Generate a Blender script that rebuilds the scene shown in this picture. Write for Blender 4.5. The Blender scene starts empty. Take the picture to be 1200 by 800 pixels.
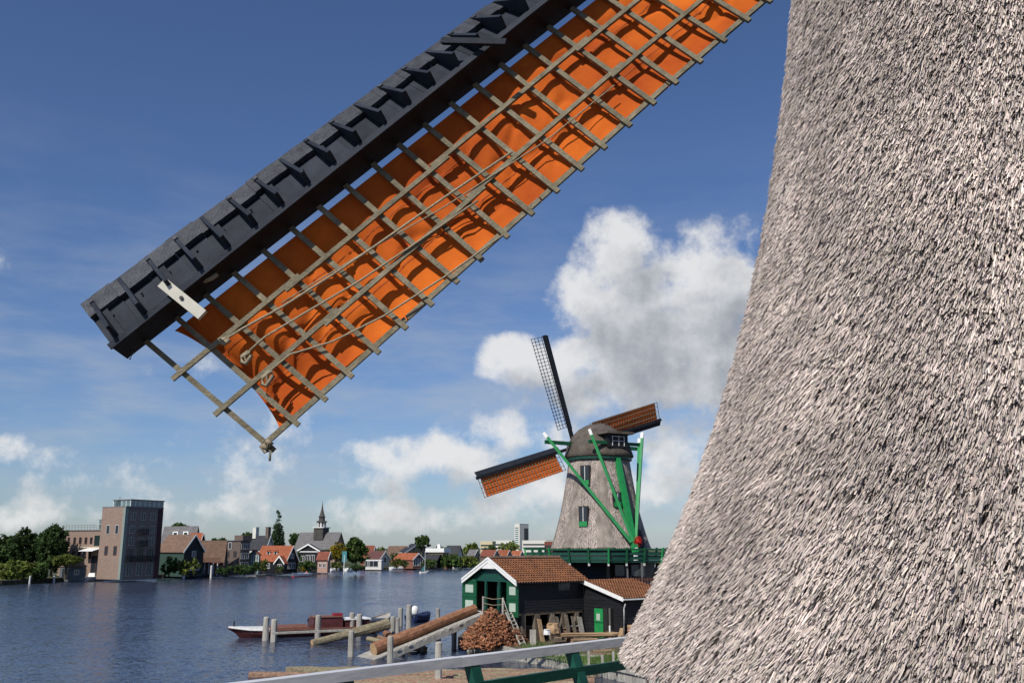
import bpy, math, random
import numpy as np
from mathutils import Vector, Matrix, Quaternion, noise as mnoise
random.seed(7); RNG = np.random.default_rng(11)
R = math.radians
scn = bpy.context.scene
COL = scn.collection

# ------------------------------------------------------------------ camera, sky, sun, exposure
FPX = 1095.0; PITCH = math.atan(241 / FPX); CP, SP = math.cos(PITCH), math.sin(PITCH); EYE = 7.0
cam = bpy.data.cameras.new('camera'); cam_o = bpy.data.objects.new('camera', cam); COL.objects.link(cam_o)
cam.sensor_width = 36; cam.lens = FPX / 1200 * 36; cam.clip_start = .1; cam.clip_end = 9000
cam_o.location = (0, 0, EYE); cam_o.rotation_euler = (math.pi / 2 + PITCH, 0, 0)
scn.camera = cam_o
SUN_B, SUN_E = R(211), R(44)
SUN = Vector((math.sin(SUN_B) * math.cos(SUN_E), math.cos(SUN_B) * math.cos(SUN_E), math.sin(SUN_E)))
sl = bpy.data.lights.new('sun', 'SUN'); sl.energy = 4.6; sl.angle = R(.5); sl.color = (1, .95, .87)
so = bpy.data.objects.new('sun', sl); COL.objects.link(so); so.location = (-60, -60, 90)
so.rotation_euler = (-SUN).to_track_quat('-Z', 'Y').to_euler()
vs = scn.view_settings; vs.view_transform = 'Standard'; vs.look = 'None'; vs.gamma = 1; vs.use_curve_mapping = False; vs.exposure = 0

def ray(x, y):
    a = (x - 600) / FPX; b = (400 - y) / FPX
    return Vector((a, CP - b * SP, b * CP + SP))
def at_z(x, y, z):
    r = ray(x, y); return r * ((z - EYE) / r.z) + Vector((0, 0, EYE))
def at_y(x, y, Y):
    r = ray(x, y); return r * (Y / r.y) + Vector((0, 0, EYE))
def at_d(x, y, d): return ray(x, y) * d + Vector((0, 0, EYE))
def zpx(y, Y): return at_y(600, y, Y).z

def world():
    w = bpy.data.worlds.new('World'); scn.world = w; w.use_nodes = True
    nt = w.node_tree; N = nt.nodes; Lk = nt.links; N.clear()
    out = N.new('ShaderNodeOutputWorld'); bg = N.new('ShaderNodeBackground'); bg.inputs['Strength'].default_value = .1
    sky = N.new('ShaderNodeTexSky'); sky.sky_type = 'NISHITA'; sky.sun_disc = False
    sky.sun_elevation = SUN_E; sky.sun_rotation = SUN_B
    sky.air_density = 1.0; sky.dust_density = .35; sky.ozone_density = 2.6
    # cloud field as a group: direction -> raw cover value
    g = bpy.data.node_groups.new('cloud_cover', 'ShaderNodeTree')
    g.interface.new_socket('Dir', in_out='INPUT', socket_type='NodeSocketVector')
    g.interface.new_socket('Cover', in_out='OUTPUT', socket_type='NodeSocketFloat')
    G = g.nodes; gl = g.links
    gi = G.new('NodeGroupInput'); go = G.new('NodeGroupOutput')
    def m(op, a, b=None, c=None):
        n = G.new('ShaderNodeMath'); n.operation = op
        for i, v in enumerate((a, b, c)):
            if v is None: continue
            if isinstance(v, (int, float)): n.inputs[i].default_value = v
            else: gl.new(v, n.inputs[i])
        return n.outputs[0]
    sp = G.new('ShaderNodeSeparateXYZ'); gl.new(gi.outputs[0], sp.inputs[0])
    u = m('ARCTAN2', sp.outputs[0], sp.outputs[1]); v = m('ARCSINE', sp.outputs[2])
    # domain warp so the big shapes do not read as ellipses
    wn = G.new('ShaderNodeTexNoise'); wn.inputs['Scale'].default_value = 7; wn.inputs['Detail'].default_value = 3
    gl.new(gi.outputs[0], wn.inputs['Vector'])
    ws = G.new('ShaderNodeSeparateColor'); gl.new(wn.outputs['Color'], ws.inputs[0])
    u = m('ADD', u, m('MULTIPLY', m('SUBTRACT', ws.outputs[0], .5), .10))
    v = m('ADD', v, m('MULTIPLY', m('SUBTRACT', ws.outputs[1], .5), .06))
    cover = None
    E = [(790, 425, 170, 62, 1.35), (745, 375, 120, 50, 1.3), (722, 292, 66, 46, 1.15), (690, 355, 70, 42, 1.15), (830, 345, 90, 60, 1.1), (850, 280, 46, 32, .8),
         (640, 425, 90, 34, 1.3), (900, 440, 130, 75, 1.2), (700, 462, 120, 30, .85), (610, 500, 90, 27, .85), (520, 535, 110, 24, .78), (450, 562, 60, 18, .75), (810, 520, 80, 46, .8), (690, 568, 190, 30, .72),
         (40, 535, 70, 18, .55), (140, 572, 80, 18, .48), (230, 594, 100, 14, .55), (60, 608, 170, 18, .42), (340, 604, 140, 15, .42), (470, 600, 150, 26, .62)]
    for x, y, a, b, k in E:
        d = ray(x, y).normalized(); u0 = math.atan2(d.x, d.y); v0 = math.asin(d.z)
        A = a / FPX * .92; B = b / FPX
        e = m('SUBTRACT', k, m('MULTIPLY', m('ADD', m('POWER', m('MULTIPLY', m('SUBTRACT', u, u0), 1 / A), 2.0), m('POWER', m('ABSOLUTE', m('MULTIPLY', m('SUBTRACT', v, v0), 1 / B)), 2.0)), k * .75))
        e = m('MAXIMUM', e, -1.2)
        cover = e if cover is None else m('SMOOTH_MAX', cover, e, .25)
    # scattered cumulus all round the sky, thicker towards the horizon
    bn = G.new('ShaderNodeTexNoise'); bn.inputs['Scale'].default_value = 3.2; bn.inputs['Detail'].default_value = 2
    gl.new(gi.outputs[0], bn.inputs['Vector'])
    base = m('MULTIPLY', m('SUBTRACT', bn.outputs[0], m('ADD', .56, m('MULTIPLY', sp.outputs[2], .55))), 4.0)
    cover = m('SMOOTH_MAX', cover, base, .3)
    fb = G.new('ShaderNodeTexNoise'); fb.inputs['Scale'].default_value = 17; fb.inputs['Detail'].default_value = 9; fb.inputs['Roughness'].default_value = .62
    gl.new(gi.outputs[0], fb.inputs['Vector'])
    cover = m('ADD', cover, m('MULTIPLY', m('SUBTRACT', fb.outputs[0], .505), 2.9))
    gl.new(cover, go.inputs[0])
    tc = N.new('ShaderNodeTexCoord')
    def M(op, a, b=None):
        n = N.new('ShaderNodeMath'); n.operation = op
        for i, vv in enumerate((a, b)):
            if vv is None: continue
            if isinstance(vv, (int, float)): n.inputs[i].default_value = vv
            else: Lk.new(vv, n.inputs[i])
        return n.outputs[0]
    def grp(vec):
        n = N.new('ShaderNodeGroup'); n.node_tree = g; Lk.new(vec, n.inputs[0]); return n.outputs[0]
    c0 = grp(tc.outputs['Generated'])
    off = N.new('ShaderNodeVectorMath'); off.operation = 'ADD'; off.inputs[1].default_value = (-.018, 0, .036)
    Lk.new(tc.outputs['Generated'], off.inputs[0])
    c1 = grp(off.outputs[0])
    def ss(x, a, b):
        n = N.new('ShaderNodeMapRange'); n.interpolation_type = 'SMOOTHSTEP'; Lk.new(x, n.inputs[0])
        n.inputs[1].default_value = a; n.inputs[2].default_value = b; return n.outputs[0]
    mask = ss(c0, .02, .85)
    shade = ss(c1, -.1, 1.75)
    lit = N.new('ShaderNodeMix'); lit.data_type = 'RGBA'; Lk.new(shade, lit.inputs[0])
    lit.inputs[6].default_value = (8.1, 8.1, 8.1, 1); lit.inputs[7].default_value = (3.3, 3.5, 3.85, 1)
    # thin high veil
    mp = N.new('ShaderNodeMapping'); mp.inputs['Scale'].default_value = (2.2, 2.2, 9); mp.inputs['Rotation'].default_value = (0, R(14), 0)
    Lk.new(tc.outputs['Generated'], mp.inputs[0])
    vn = N.new('ShaderNodeTexNoise'); vn.inputs['Scale'].default_value = 2.4; vn.inputs['Detail'].default_value = 7; vn.inputs['Roughness'].default_value = .6
    Lk.new(mp.outputs[0], vn.inputs['Vector'])
    sz = N.new('ShaderNodeSeparateXYZ'); Lk.new(tc.outputs['Generated'], sz.inputs[0])
    low = ss(sz.outputs[2], .45, .06)
    veil = M('MULTIPLY', M('MULTIPLY', ss(vn.outputs[0], .36, .72), low), .60)
    tint = N.new('ShaderNodeMix'); tint.data_type = 'RGBA'; tint.blend_type = 'MULTIPLY'; tint.inputs[0].default_value = 1
    Lk.new(sky.outputs[0], tint.inputs[6]); tint.inputs[7].default_value = SKY_TINT
    m1 = N.new('ShaderNodeMix'); m1.data_type = 'RGBA'; Lk.new(veil, m1.inputs[0]); Lk.new(tint.outputs[2], m1.inputs[6]); m1.inputs[7].default_value = (4.5, 4.9, 5.5, 1)
    m2 = N.new('ShaderNodeMix'); m2.data_type = 'RGBA'; Lk.new(M('MULTIPLY', mask, .92), m2.inputs[0]); Lk.new(m1.outputs[2], m2.inputs[6]); Lk.new(lit.outputs[2], m2.inputs[7])
    Lk.new(m2.outputs[2], bg.inputs[0]); Lk.new(bg.outputs[0], out.inputs[0])
SKY_TINT = (.61, .71, .92, 1)
world()

# ------------------------------------------------------------------ materials
MATS = {}
def mat(name, col, rough=.75, var=.25, scale=3., bump=0., bscale=20., stretch=(1, 1, 1), spec=.3, metal=0., attr=False, col2=None, trans=0.):
    if name in MATS: return MATS[name]
    mt = bpy.data.materials.new(name); mt.use_nodes = True; nt = mt.node_tree; N = nt.nodes; Lk = nt.links
    b = N['Principled BSDF']; b.inputs['Roughness'].default_value = rough; b.inputs['Metallic'].default_value = metal
    b.inputs['Specular IOR Level'].default_value = spec
    tc = N.new('ShaderNodeTexCoord'); mp = N.new('ShaderNodeMapping'); mp.inputs['Scale'].default_value = stretch
    Lk.new(tc.outputs['Object'], mp.inputs[0])
    n = N.new('ShaderNodeTexNoise'); n.inputs['Scale'].default_value = scale; n.inputs['Detail'].default_value = 6; n.inputs['Roughness'].default_value = .62
    Lk.new(mp.outputs[0], n.inputs['Vector'])
    rp = N.new('ShaderNodeValToRGB'); rp.color_ramp.elements[0].position = .3; rp.color_ramp.elements[1].position = .72
    c2 = col2 or tuple(min(1, c * (1 + var)) for c in col)
    c1 = tuple(c * (1 - var) for c in col) if not col2 else col
    rp.color_ramp.elements[0].color = (*c1, 1); rp.color_ramp.elements[1].color = (*c2, 1)
    Lk.new(n.outputs[0], rp.inputs[0]); colo = rp.outputs[0]
    oi = N.new('ShaderNodeObjectInfo'); mr = N.new('ShaderNodeMapRange'); Lk.new(oi.outputs['Random'], mr.inputs[0])
    mr.inputs[3].default_value = 1 - var * .35; mr.inputs[4].default_value = 1 + var * .35
    mx = N.new('ShaderNodeMix'); mx.data_type = 'RGBA'; mx.blend_type = 'MULTIPLY'; mx.inputs[0].default_value = 1
    Lk.new(colo, mx.inputs[6]); Lk.new(mr.outputs[0], mx.inputs[7]); colo = mx.outputs[2]
    if attr:
        at = N.new('ShaderNodeAttribute'); at.attribute_name = 'tone'
        mx = N.new('ShaderNodeMix'); mx.data_type = 'RGBA'; mx.blend_type = 'MULTIPLY'; mx.inputs[0].default_value = 1
        Lk.new(colo, mx.inputs[6]); Lk.new(at.outputs['Color'], mx.inputs[7]); colo = mx.outputs[2]
    Lk.new(colo, b.inputs['Base Color'])
    if bump:
        n2 = N.new('ShaderNodeTexNoise'); n2.inputs['Scale'].default_value = bscale; n2.inputs['Detail'].default_value = 5
        Lk.new(mp.outputs[0], n2.inputs['Vector'])
        bp = N.new('ShaderNodeBump'); bp.inputs['Strength'].default_value = bump; bp.inputs['Distance'].default_value = .05
        Lk.new(n2.outputs[0], bp.inputs['Height']); Lk.new(bp.outputs[0], b.inputs['Normal'])
    if trans:
        tr = N.new('ShaderNodeBsdfTranslucent'); Lk.new(colo, tr.inputs[0])
        ms = N.new('ShaderNodeMixShader'); ms.inputs[0].default_value = trans
        Lk.new(b.outputs[0], ms.inputs[1]); Lk.new(tr.outputs[0], ms.inputs[2]); Lk.new(ms.outputs[0], N['Material Output'].inputs['Surface'])
    MATS[name] = mt; return mt

THATCH = mat('thatch_reed', (.41, .362, .335), .85, .30, .9, 0, attr=True, spec=.15)
THATCH_B = mat('thatch_gap_shade', (.06, .05, .044), .9, .35, 2, .9, 30, (1, 1, .35), spec=.1)  # near-black body under the reeds; shade of their gaps put into its colour
THATCH_F = mat('thatch_weathered', (.29, .25, .215), .9, .42, 2.2, 1.0, 16, (1, 1, .45), spec=.1)
CAPTH = mat('thatch_cap_dark', (.115, .098, .082), .9, .4, 1.5, .9, 9, spec=.1)
TAR = mat('tarred_black_wood', (.011, .0115, .014), .55, .5, 2.5, .4, 14, (1, 1, 5), spec=.35)
TARB = mat('tar_blue_black_paint', (.014, .017, .025), .65, .6, 3, .2, 60, (1, 1, 1), spec=.15, col2=(.032, .038, .052))
BLACKB = mat('black_tarred_beam', (.010, .010, .011), .6, .5, 3, .1, 40, spec=.25)
GREYWOOD = mat('weathered_lath', (.185, .160, .108), .8, .35, 7, .4, 30, spec=.2)
GREYPILE = mat('weathered_pile', (.36, .34, .30), .85, .35, 4, .5, 20, (1, 1, .3), spec=.2)
PLANK = mat('sawn_plank', (.42, .29, .17), .8, .35, 3, .2, 20, (.3, 1, 1), spec=.2)
CANVAS = mat('orange_canvas', (.36, .058, .014), .85, .3, .75, .35, 120, spec=.08, trans=.10, col2=(.76, .175, .022))
CANVAS_F = mat('faded_orange_canvas', (.62, .13, .022), .8, .2, 1.5, 0, spec=.1, trans=.15)
CANVAS_D = mat('red_brown_canvas', (.42, .085, .03), .8, .2, 1.5, 0, spec=.1)
WHITE = mat('white_paint', (.78, .78, .75), .5, .08, 4)
WHITEW = mat('white_worn_paint', (.60, .60, .58), .6, .2, 6, .2, 30)
RAILP = mat('rail_white_paint', (.62, .62, .63), .35, .12, 3, .1, 20, (.3, .3, 1), spec=.4)
GREEN = mat('mill_green_paint', (.006, .080, .034), .55, .22, 3, spec=.4)
GREEN_B = mat('bright_green_paint', (.012, .22, .06), .6, .18, 3, spec=.4)
GREEN_D = mat('dark_green_paint', (.008, .060, .040), .4, .3, 4, .1, 20, spec=.4)
ROPE = mat('hemp_rope', (.34, .285, .195), .9, .25, 40, .5, 120, spec=.1)
IRON = mat('dark_iron', (.03, .03, .035), .5, .3, 6, metal=.6)
RED = mat('red_paint', (.45, .02, .015), .5, .2, 3)
TILE_B = mat('pantile_orange_brown', (.13, .062, .040), .9, .5, 1.7, .5, 14, spec=.1, col2=(.29, .125, .060))
TILE_O = mat('roof_tile_orange', (.27, .088, .045), .85, .35, 1.2, .6, 3, (1, 1, 3), spec=.15)
TILE_R = mat('roof_tile_red', (.19, .065, .045), .8, .3, .8, .6, 3, (1, 1, 3), spec=.15)
TILE_N = mat('roof_tile_brown', (.17, .11, .08), .85, .3, .8, .6, 3, (1, 1, 3), spec=.15)
TILE_G = mat('roof_slate_grey', (.14, .135, .135), .8, .25, .8, .5, 3, (1, 1, 3), spec=.2)
TILE_K = mat('roof_dark', (.04, .042, .048), .7, .3, .8, .5, 3, (1, 1, 3), spec=.2)
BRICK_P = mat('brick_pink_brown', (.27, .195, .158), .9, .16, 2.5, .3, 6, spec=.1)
BRICK_D = mat('brick_dark_grey', (.145, .112, .098), .9, .25, 2.5, .3, 6, spec=.1)
BRICK_R = mat('brick_red_brown', (.22, .10, .07), .9, .2, 2.5, .3, 6, spec=.1)
PLASTER = mat('pale_plaster', (.62, .60, .55), .8, .1, 1)
CREAM = mat('cream_render', (.55, .47, .30), .8, .1, 1)
GREENWALL = mat('green_painted_boards', (.035, .068, .054), .7, .2, 1.5, .3, 6, (1, 1, 6))
GLASS = mat('window_glass', (.02, .024, .03), .25, .3, .6, spec=.7)
GLASSG = mat('greenish_glass', (.11, .17, .18), .08, .3, .8, spec=.8)
BARK = mat('bark_pinkish', (.27, .17, .12), .9, .4, 5, .8, 14, (1, 1, 1), spec=.08)
BARK_R = mat('bark_orange_red', (.27, .135, .078), .9, .4, 4, .8, 12, spec=.08)
BARK_G = mat('bark_grey_olive', (.24, .205, .135), .9, .4, 5, .9, 12, spec=.08)
DULLW = mat('dull_brown_board', (.16, .13, .10), .85, .4, 4, .3, 20)
CUT = mat('cut_wood', (.45, .30, .17), .85, .3, 8, spec=.1)
CHIP = mat('firewood_offcuts', (.22, .095, .050), .85, .5, 3, attr=True, spec=.1)
TRUNK = mat('tree_bark', (.09, .07, .05), .9, .3, 4, spec=.1)
def leafmat(n, c): return mat(n, c, .6, .4, .35, attr=True, spec=.2, trans=.42)
LEAF_D = leafmat('leaf_dark_green', (.052, .092, .028)); LEAF_M = leafmat('leaf_mid_green', (.095, .155, .040))
LEAF_Y = leafmat('leaf_yellow', (.30, .24, .025)); LEAF_L = leafmat('leaf_light_green', (.17, .21, .045)); LEAF_P = leafmat('leaf_poplar', (.050, .088, .042))
SOIL = mat('trodden_soil', (.13, .10, .07), .95, .4, 1.2, .6, 6)
GRASSM = mat('grass_blades', (.075, .13, .028), .8, .4, 2, attr=True)
STEEL = mat('grey_steel', (.3, .31, .33), .4, .15, 5, metal=.5)
BLUEP = mat('blue_paint', (.012, .02, .06), .4, .2, 3)
MAROON = mat('maroon_paint', (.085, .022, .022), .45, .3, 3, spec=.4)
REDWOOD = mat('red_brown_deck', (.19, .085, .062), .7, .3, 3, .2, 12)
BLACKH = mat('black_hull_paint', (.014, .015, .02), .4, .3, 3, spec=.4)
TEAL = mat('teal_paint', (.06, .22, .24), .5, .2, 3)
SKIN = mat('skin', (.45, .25, .17), .6, .05, 3)
CLOTH_P = mat('pink_shirt', (.5, .2, .2), .8, .1, 5); CLOTH_D = mat('dark_shirt', (.04, .05, .08), .8, .1, 5)
HAIRM = mat('dark_hair', (.03, .02, .015), .7, .1, 5)

def water_mat():
    mt = bpy.data.materials.new('river_water'); mt.use_nodes = True; nt = mt.node_tree; N = nt.nodes; Lk = nt.links
    b = N['Principled BSDF']; b.inputs['Base Color'].default_value = (.036, .048, .080, 1); b.inputs['Roughness'].default_value = .17; b.inputs['IOR'].default_value = 1.333
    tc = N.new('ShaderNodeTexCoord'); acc = None
    # wave slopes taken straight from vector noise, so they survive at grazing distance
    for sc, st, k in ((.12, (1, 1.6, 1), .12), (.6, (1, 1.5, 1), .28), (1.7, (1, 1.3, 1), .62), (4.5, (1, 1.2, 1), .85)):
        mp = N.new('ShaderNodeMapping'); mp.inputs['Scale'].default_value = st; mp.inputs['Rotation'].default_value = (0, 0, R(9 + 13 * sc)); Lk.new(tc.outputs['Object'], mp.inputs[0])
        n = N.new('ShaderNodeTexNoise'); n.inputs['Scale'].default_value = sc; n.inputs['Detail'].default_value = 3; n.inputs['Roughness'].default_value = .5; n.inputs['Distortion'].default_value = .5
        Lk.new(mp.outputs[0], n.inputs['Vector'])
        v = N.new('ShaderNodeVectorMath'); v.operation = 'SUBTRACT'; v.inputs[1].default_value = (.5, .5, .5); Lk.new(n.outputs['Color'], v.inputs[0])
        w_ = N.new('ShaderNodeVectorMath'); w_.operation = 'SCALE'; w_.inputs['Scale'].default_value = k; Lk.new(v.outputs[0], w_.inputs[0])
        if acc is None: acc = w_.outputs[0]
        else:
            ad = N.new('ShaderNodeVectorMath'); ad.operation = 'ADD'; Lk.new(acc, ad.inputs[0]); Lk.new(w_.outputs[0], ad.inputs[1]); acc = ad.outputs[0]
    gn = N.new('ShaderNodeTexNoise'); gn.inputs['Scale'].default_value = .028; gn.inputs['Detail'].default_value = 3; Lk.new(tc.outputs['Object'], gn.inputs['Vector'])
    gr = N.new('ShaderNodeMapRange'); gr.inputs[1].default_value = .35; gr.inputs[2].default_value = .65; gr.inputs[3].default_value = .5; gr.inputs[4].default_value = 1.35; Lk.new(gn.outputs[0], gr.inputs[0])
    gs = N.new('ShaderNodeVectorMath'); gs.operation = 'SCALE'; Lk.new(acc, gs.inputs[0]); Lk.new(gr.outputs[0], gs.inputs['Scale']); acc = gs.outputs[0]
    fl = N.new('ShaderNodeVectorMath'); fl.operation = 'MULTIPLY'; fl.inputs[1].default_value = (.8, 1.0, 0); Lk.new(acc, fl.inputs[0])
    up = N.new('ShaderNodeVectorMath'); up.operation = 'ADD'; up.inputs[1].default_value = (0, 0, 1); Lk.new(fl.outputs[0], up.inputs[0])
    nm = N.new('ShaderNodeVectorMath'); nm.operation = 'NORMALIZE'; Lk.new(up.outputs[0], nm.inputs[0]); Lk.new(nm.outputs[0], b.inputs['Normal'])
    return mt
WATER = water_mat()

# ------------------------------------------------------------------ object helpers
ORG = {}
def tag(o, label=None, cat=None, group=None, kind=None):
    if label: o['label'] = label
    if cat: o['category'] = cat
    if group: o['group'] = group
    if kind or cat: o['kind'] = kind or 'thing'
    return o
def empty(name, loc=(0, 0, 0), rz=0., label=None, cat=None, group=None):
    o = bpy.data.objects.new(name, None); COL.objects.link(o); o.location = loc; o.rotation_euler = (0, 0, rz); o.empty_display_size = .3
    ORG[o.name] = Vector(loc); return tag(o, label, cat, group)
def link(name, me, m, parent=None, world=False, smooth=False):
    o = bpy.data.objects.new(name, me); COL.objects.link(o)
    if m is not None:
        for x in (m if isinstance(m, (list, tuple)) else [m]): me.materials.append(x)
    ORG[o.name] = Vector((0, 0, 0))
    if parent is not None:
        o.parent = parent
        if world: o.location = -ORG[parent.name]
        else: ORG[o.name] = ORG[parent.name].copy()
    if smooth: me.polygons.foreach_set('use_smooth', [True] * len(me.polygons))
    return o
class MB:
    def __init__(s): s.v = []; s.f = []; s.mi = []
    def add(s, vs, fs, mi=0):
        o = len(s.v); s.v += [tuple(v) for v in vs]; s.f += [tuple(i + o for i in f) for f in fs]; s.mi += [mi] * len(fs); return s
    def hexa(s, p, mi=0):   # 8 corners: bottom 0-3 ccw, top 4-7
        return s.add(p, [(3, 2, 1, 0), (4, 5, 6, 7), (0, 1, 5, 4), (1, 2, 6, 5), (2, 3, 7, 6), (3, 0, 4, 7)], mi)
    def box(s, x0, x1, y0, y1, z0, z1, mi=0):
        return s.hexa([(x0, y0, z0), (x1, y0, z0), (x1, y1, z0), (x0, y1, z0), (x0, y0, z1), (x1, y0, z1), (x1, y1, z1), (x0, y1, z1)], mi)
    def obox(s, c, ax, ay, az, mi=0):   # centre and three half-axis vectors
        c = Vector(c); ax, ay, az = Vector(ax), Vector(ay), Vector(az)
        return s.hexa([c - ax - ay - az, c + ax - ay - az, c + ax + ay - az, c - ax + ay - az, c - ax - ay + az, c + ax - ay + az, c + ax + ay + az, c - ax + ay + az], mi)
    def bar(s, p, q, w, h, up=(0, 0, 1), mi=0):
        p, q = Vector(p), Vector(q); d = q - p; L = d.length; d.normalize(); up = Vector(up)
        x = d.cross(up)
        if x.length < 1e-4: x = d.cross(Vector((1, 0, 0)))
        x.normalize(); z = x.cross(d)
        return s.obox((p + q) / 2, d * L / 2, x * w / 2, z * h / 2, mi)
    def rings(s, rings, cap=True, mi=0, close=True):
        n = len(rings[0]); o = len(s.v)
        for r in rings: s.v += [tuple(p) for p in r]
        k = n if close else n - 1
        for i in range(len(rings) - 1):
            for j in range(k):
                a = o + i * n + j; b = o + i * n + (j + 1) % n
                s.f.append((a, b, b + n, a + n)); s.mi.append(mi)
        if cap:
            s.f.append(tuple(o + j for j in reversed(range(n)))); s.mi.append(mi)
            s.f.append(tuple(o + (len(rings) - 1) * n + j for j in range(n))); s.mi.append(mi)
        return s
    def tube(s, pts, rad, n=8, mi=0, jit=0.):
        pts = [Vector(p) for p in pts]; rr = []
        ref = Vector((0, 0, 1))
        for i, p in enumerate(pts):
            d = (pts[min(i + 1, len(pts) - 1)] - pts[max(i - 1, 0)]).normalized()
            x = d.cross(ref)
            if x.length < .05: x = d.cross(Vector((1, 0, 0)))
            x.normalize(); y = x.cross(d); r = rad[i] if isinstance(rad, (list, tuple)) else rad
            rr.append([p + (x * math.cos(2 * math.pi * j / n) + y * math.sin(2 * math.pi * j / n)) * r * (1 + random.uniform(-jit, jit)) for j in range(n)])
        return s.rings(rr, True, mi)
    def lathe(s, prof, n=24, c=(0, 0), mi=0, fr=None, cap=True):
        return s.rings([[(c[0] + r * (fr(t, z) if fr else 1) * math.cos(t), c[1] + r * (fr(t, z) if fr else 1) * math.sin(t), z) for t in (2 * math.pi * j / n for j in range(n))] for r, z in prof], cap, mi)
    def prism(s, poly, d, mi=0):   # polygon (3d points) extruded by vector d
        n = len(poly); poly = [Vector(p) for p in poly]; d = Vector(d)
        return s.add(poly + [p + d for p in poly], [tuple(reversed(range(n))), tuple(range(n, 2 * n))] + [(i, (i + 1) % n, (i + 1) % n + n, i + n) for i in range(n)], mi)
    def mesh(s, name):
        me = bpy.data.meshes.new(name); me.from_pydata(s.v, [], s.f); me.polygons.foreach_set('material_index', s.mi); me.update(); return me
    def build(s, name, m, parent=None, world=False, smooth=False): return link(name, s.mesh(name), m, parent, world, smooth)
def np_mesh(name, V, Fq, tone=None):
    me = bpy.data.meshes.new(name); V = np.asarray(V, np.float32); n = len(V)
    me.vertices.add(n); me.vertices.foreach_set('co', V.ravel())
    tot = 0; li = []; ls = []; lt = []
    for F in Fq:
        k = F.shape[1]; li.append(F.ravel()); ls.append(tot + np.arange(len(F)) * k); lt.append(np.full(len(F), k)); tot += F.size
    me.loops.add(tot); me.loops.foreach_set('vertex_index', np.concatenate(li).astype(np.int32))
    ls = np.concatenate(ls); me.polygons.add(len(ls)); me.polygons.foreach_set('loop_start', ls.astype(np.int32)); me.polygons.foreach_set('loop_total', np.concatenate(lt).astype(np.int32))
    me.update(calc_edges=True)
    if tone is not None:
        a = me.attributes.new('tone', 'FLOAT_COLOR', 'POINT'); t = np.ones((n, 4), np.float32); t[:, :3] = tone; a.data.foreach_set('color', t.ravel())
    return me
def copy_tree(o, parent=None):
    c = o.copy(); COL.objects.link(c)
    if parent is not None: c.parent = parent
    for ch in list(o.children): copy_tree(ch, c)
    return c

# ------------------------------------------------------------------ ground and water
w = MB(); w.add([(-2500, -400, 0), (2500, -400, 0), (2500, 5000, 0), (-2500, 5000, 0)], [(0, 1, 2, 3)])
tag(w.build('river', WATER), kind='structure')
# far bank: shoreline traced on the water plane
shore_px = [(-420, 712), (-120, 692), (0, 685.5), (60, 682), (122, 679), (190, 677), (255, 674.5), (300, 672), (350, 669.5), (430, 667.6), (500, 666.6), (545, 664.6), (590, 662.6), (700, 661), (1000, 661)]
sh = [at_z(x, y, 0) for x, y in shore_px]
mb = MB(); GZ = .9
n = len(sh)
top = [(p.x, p.y, GZ) for p in sh]; bot = [(p.x, p.y, -1) for p in sh]
farp = [(p.x * 14 - (400 if i == 0 else 0), 4800, GZ) for i, p in enumerate(sh)]
farp = [(-2400 + 4800 * i / (n - 1), 4800, GZ) for i in range(n)]
mb.add(bot + top + farp, [(i, i + 1, n + i + 1, n + i) for i in range(n - 1)] + [(n + i, n + i + 1, 2 * n + i + 1, 2 * n + i) for i in range(n - 1)])
tag(mb.build('far_bank_ground', mat('bank_grass_ground', (.07, .085, .035), .95, .4, .2, .5, 2)), kind='structure')
# timber quay along the far bank
def quay(name, a, b, label):
    q = MB()
    for i in range(a, b):
        p, r_ = sh[i], sh[i + 1]; d = (r_ - p); L = d.length; k = max(1, int(L / 1.6)); d.normalize(); nn = Vector((d.y, -d.x, 0))
        q.bar((p.x + nn.x * .12, p.y + nn.y * .12, .72), (r_.x + nn.x * .12, r_.y + nn.y * .12, .72), .18, .35)
        for j in range(k):
            c = p + d * (L * j / k) + nn * .2; q.box(c.x - .08, c.x + .08, c.y - .08, c.y + .08, -.6, .98)
    return tag(q.build(name, mat('quay_timber', (.075, .06, .05), .9, .4, 1)), label, 'quay wall')
quay('quay_wall', 2, 5, 'dark timber quay wall below the tall brick tower building')
quay('quay_wall', 5, 11, 'dark timber quay wall with boats below the row of old village houses')

# near yard where the sawmill stands
yard_px = [(548, 748), (600, 759), (655, 768), (700, 776), (760, 788)]
yp = [at_z(x, y, .7) for x, y in yard_px]
ypoly = [(p.x, p.y) for p in yp] + [(26, 47), (90, 40), (90, 300), (40, 210), (6, 96), (-1, 84), (-3.6, 75), (-3.9, 70.3), (-1.2, 66.3)]
mb = MB(); n = len(ypoly)
mb.prism([(x, y, -1.2) for x, y in ypoly], (0, 0, 1.9))
tag(mb.build('yard_ground', SOIL), kind='structure')
YZ = .7
q = MB()
pts = [Vector((x, y, 0)) for x, y in ypoly[:6]]
for i in range(5):
    p, r_ = pts[i], pts[i + 1]; d = r_ - p; L = d.length; d.normalize(); nn = Vector((d.y, -d.x, 0))
    q.bar(p + nn * .1 + Vector((0, 0, .62)), r_ + nn * .1 + Vector((0, 0, .62)), .22, .22)
    for j in range(int(L / .3)):
        c = p + d * (j * .3 + .15) + nn * .06; q.obox(c + Vector((0, 0, -.1)), d * .135, nn * .035, (0, 0, .72 + .02 * (j % 3)))
tag(q.build('plank_revetment', GREYPILE), 'grey plank revetment holding the sawmill yard above the log pond', 'revetment')

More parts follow.
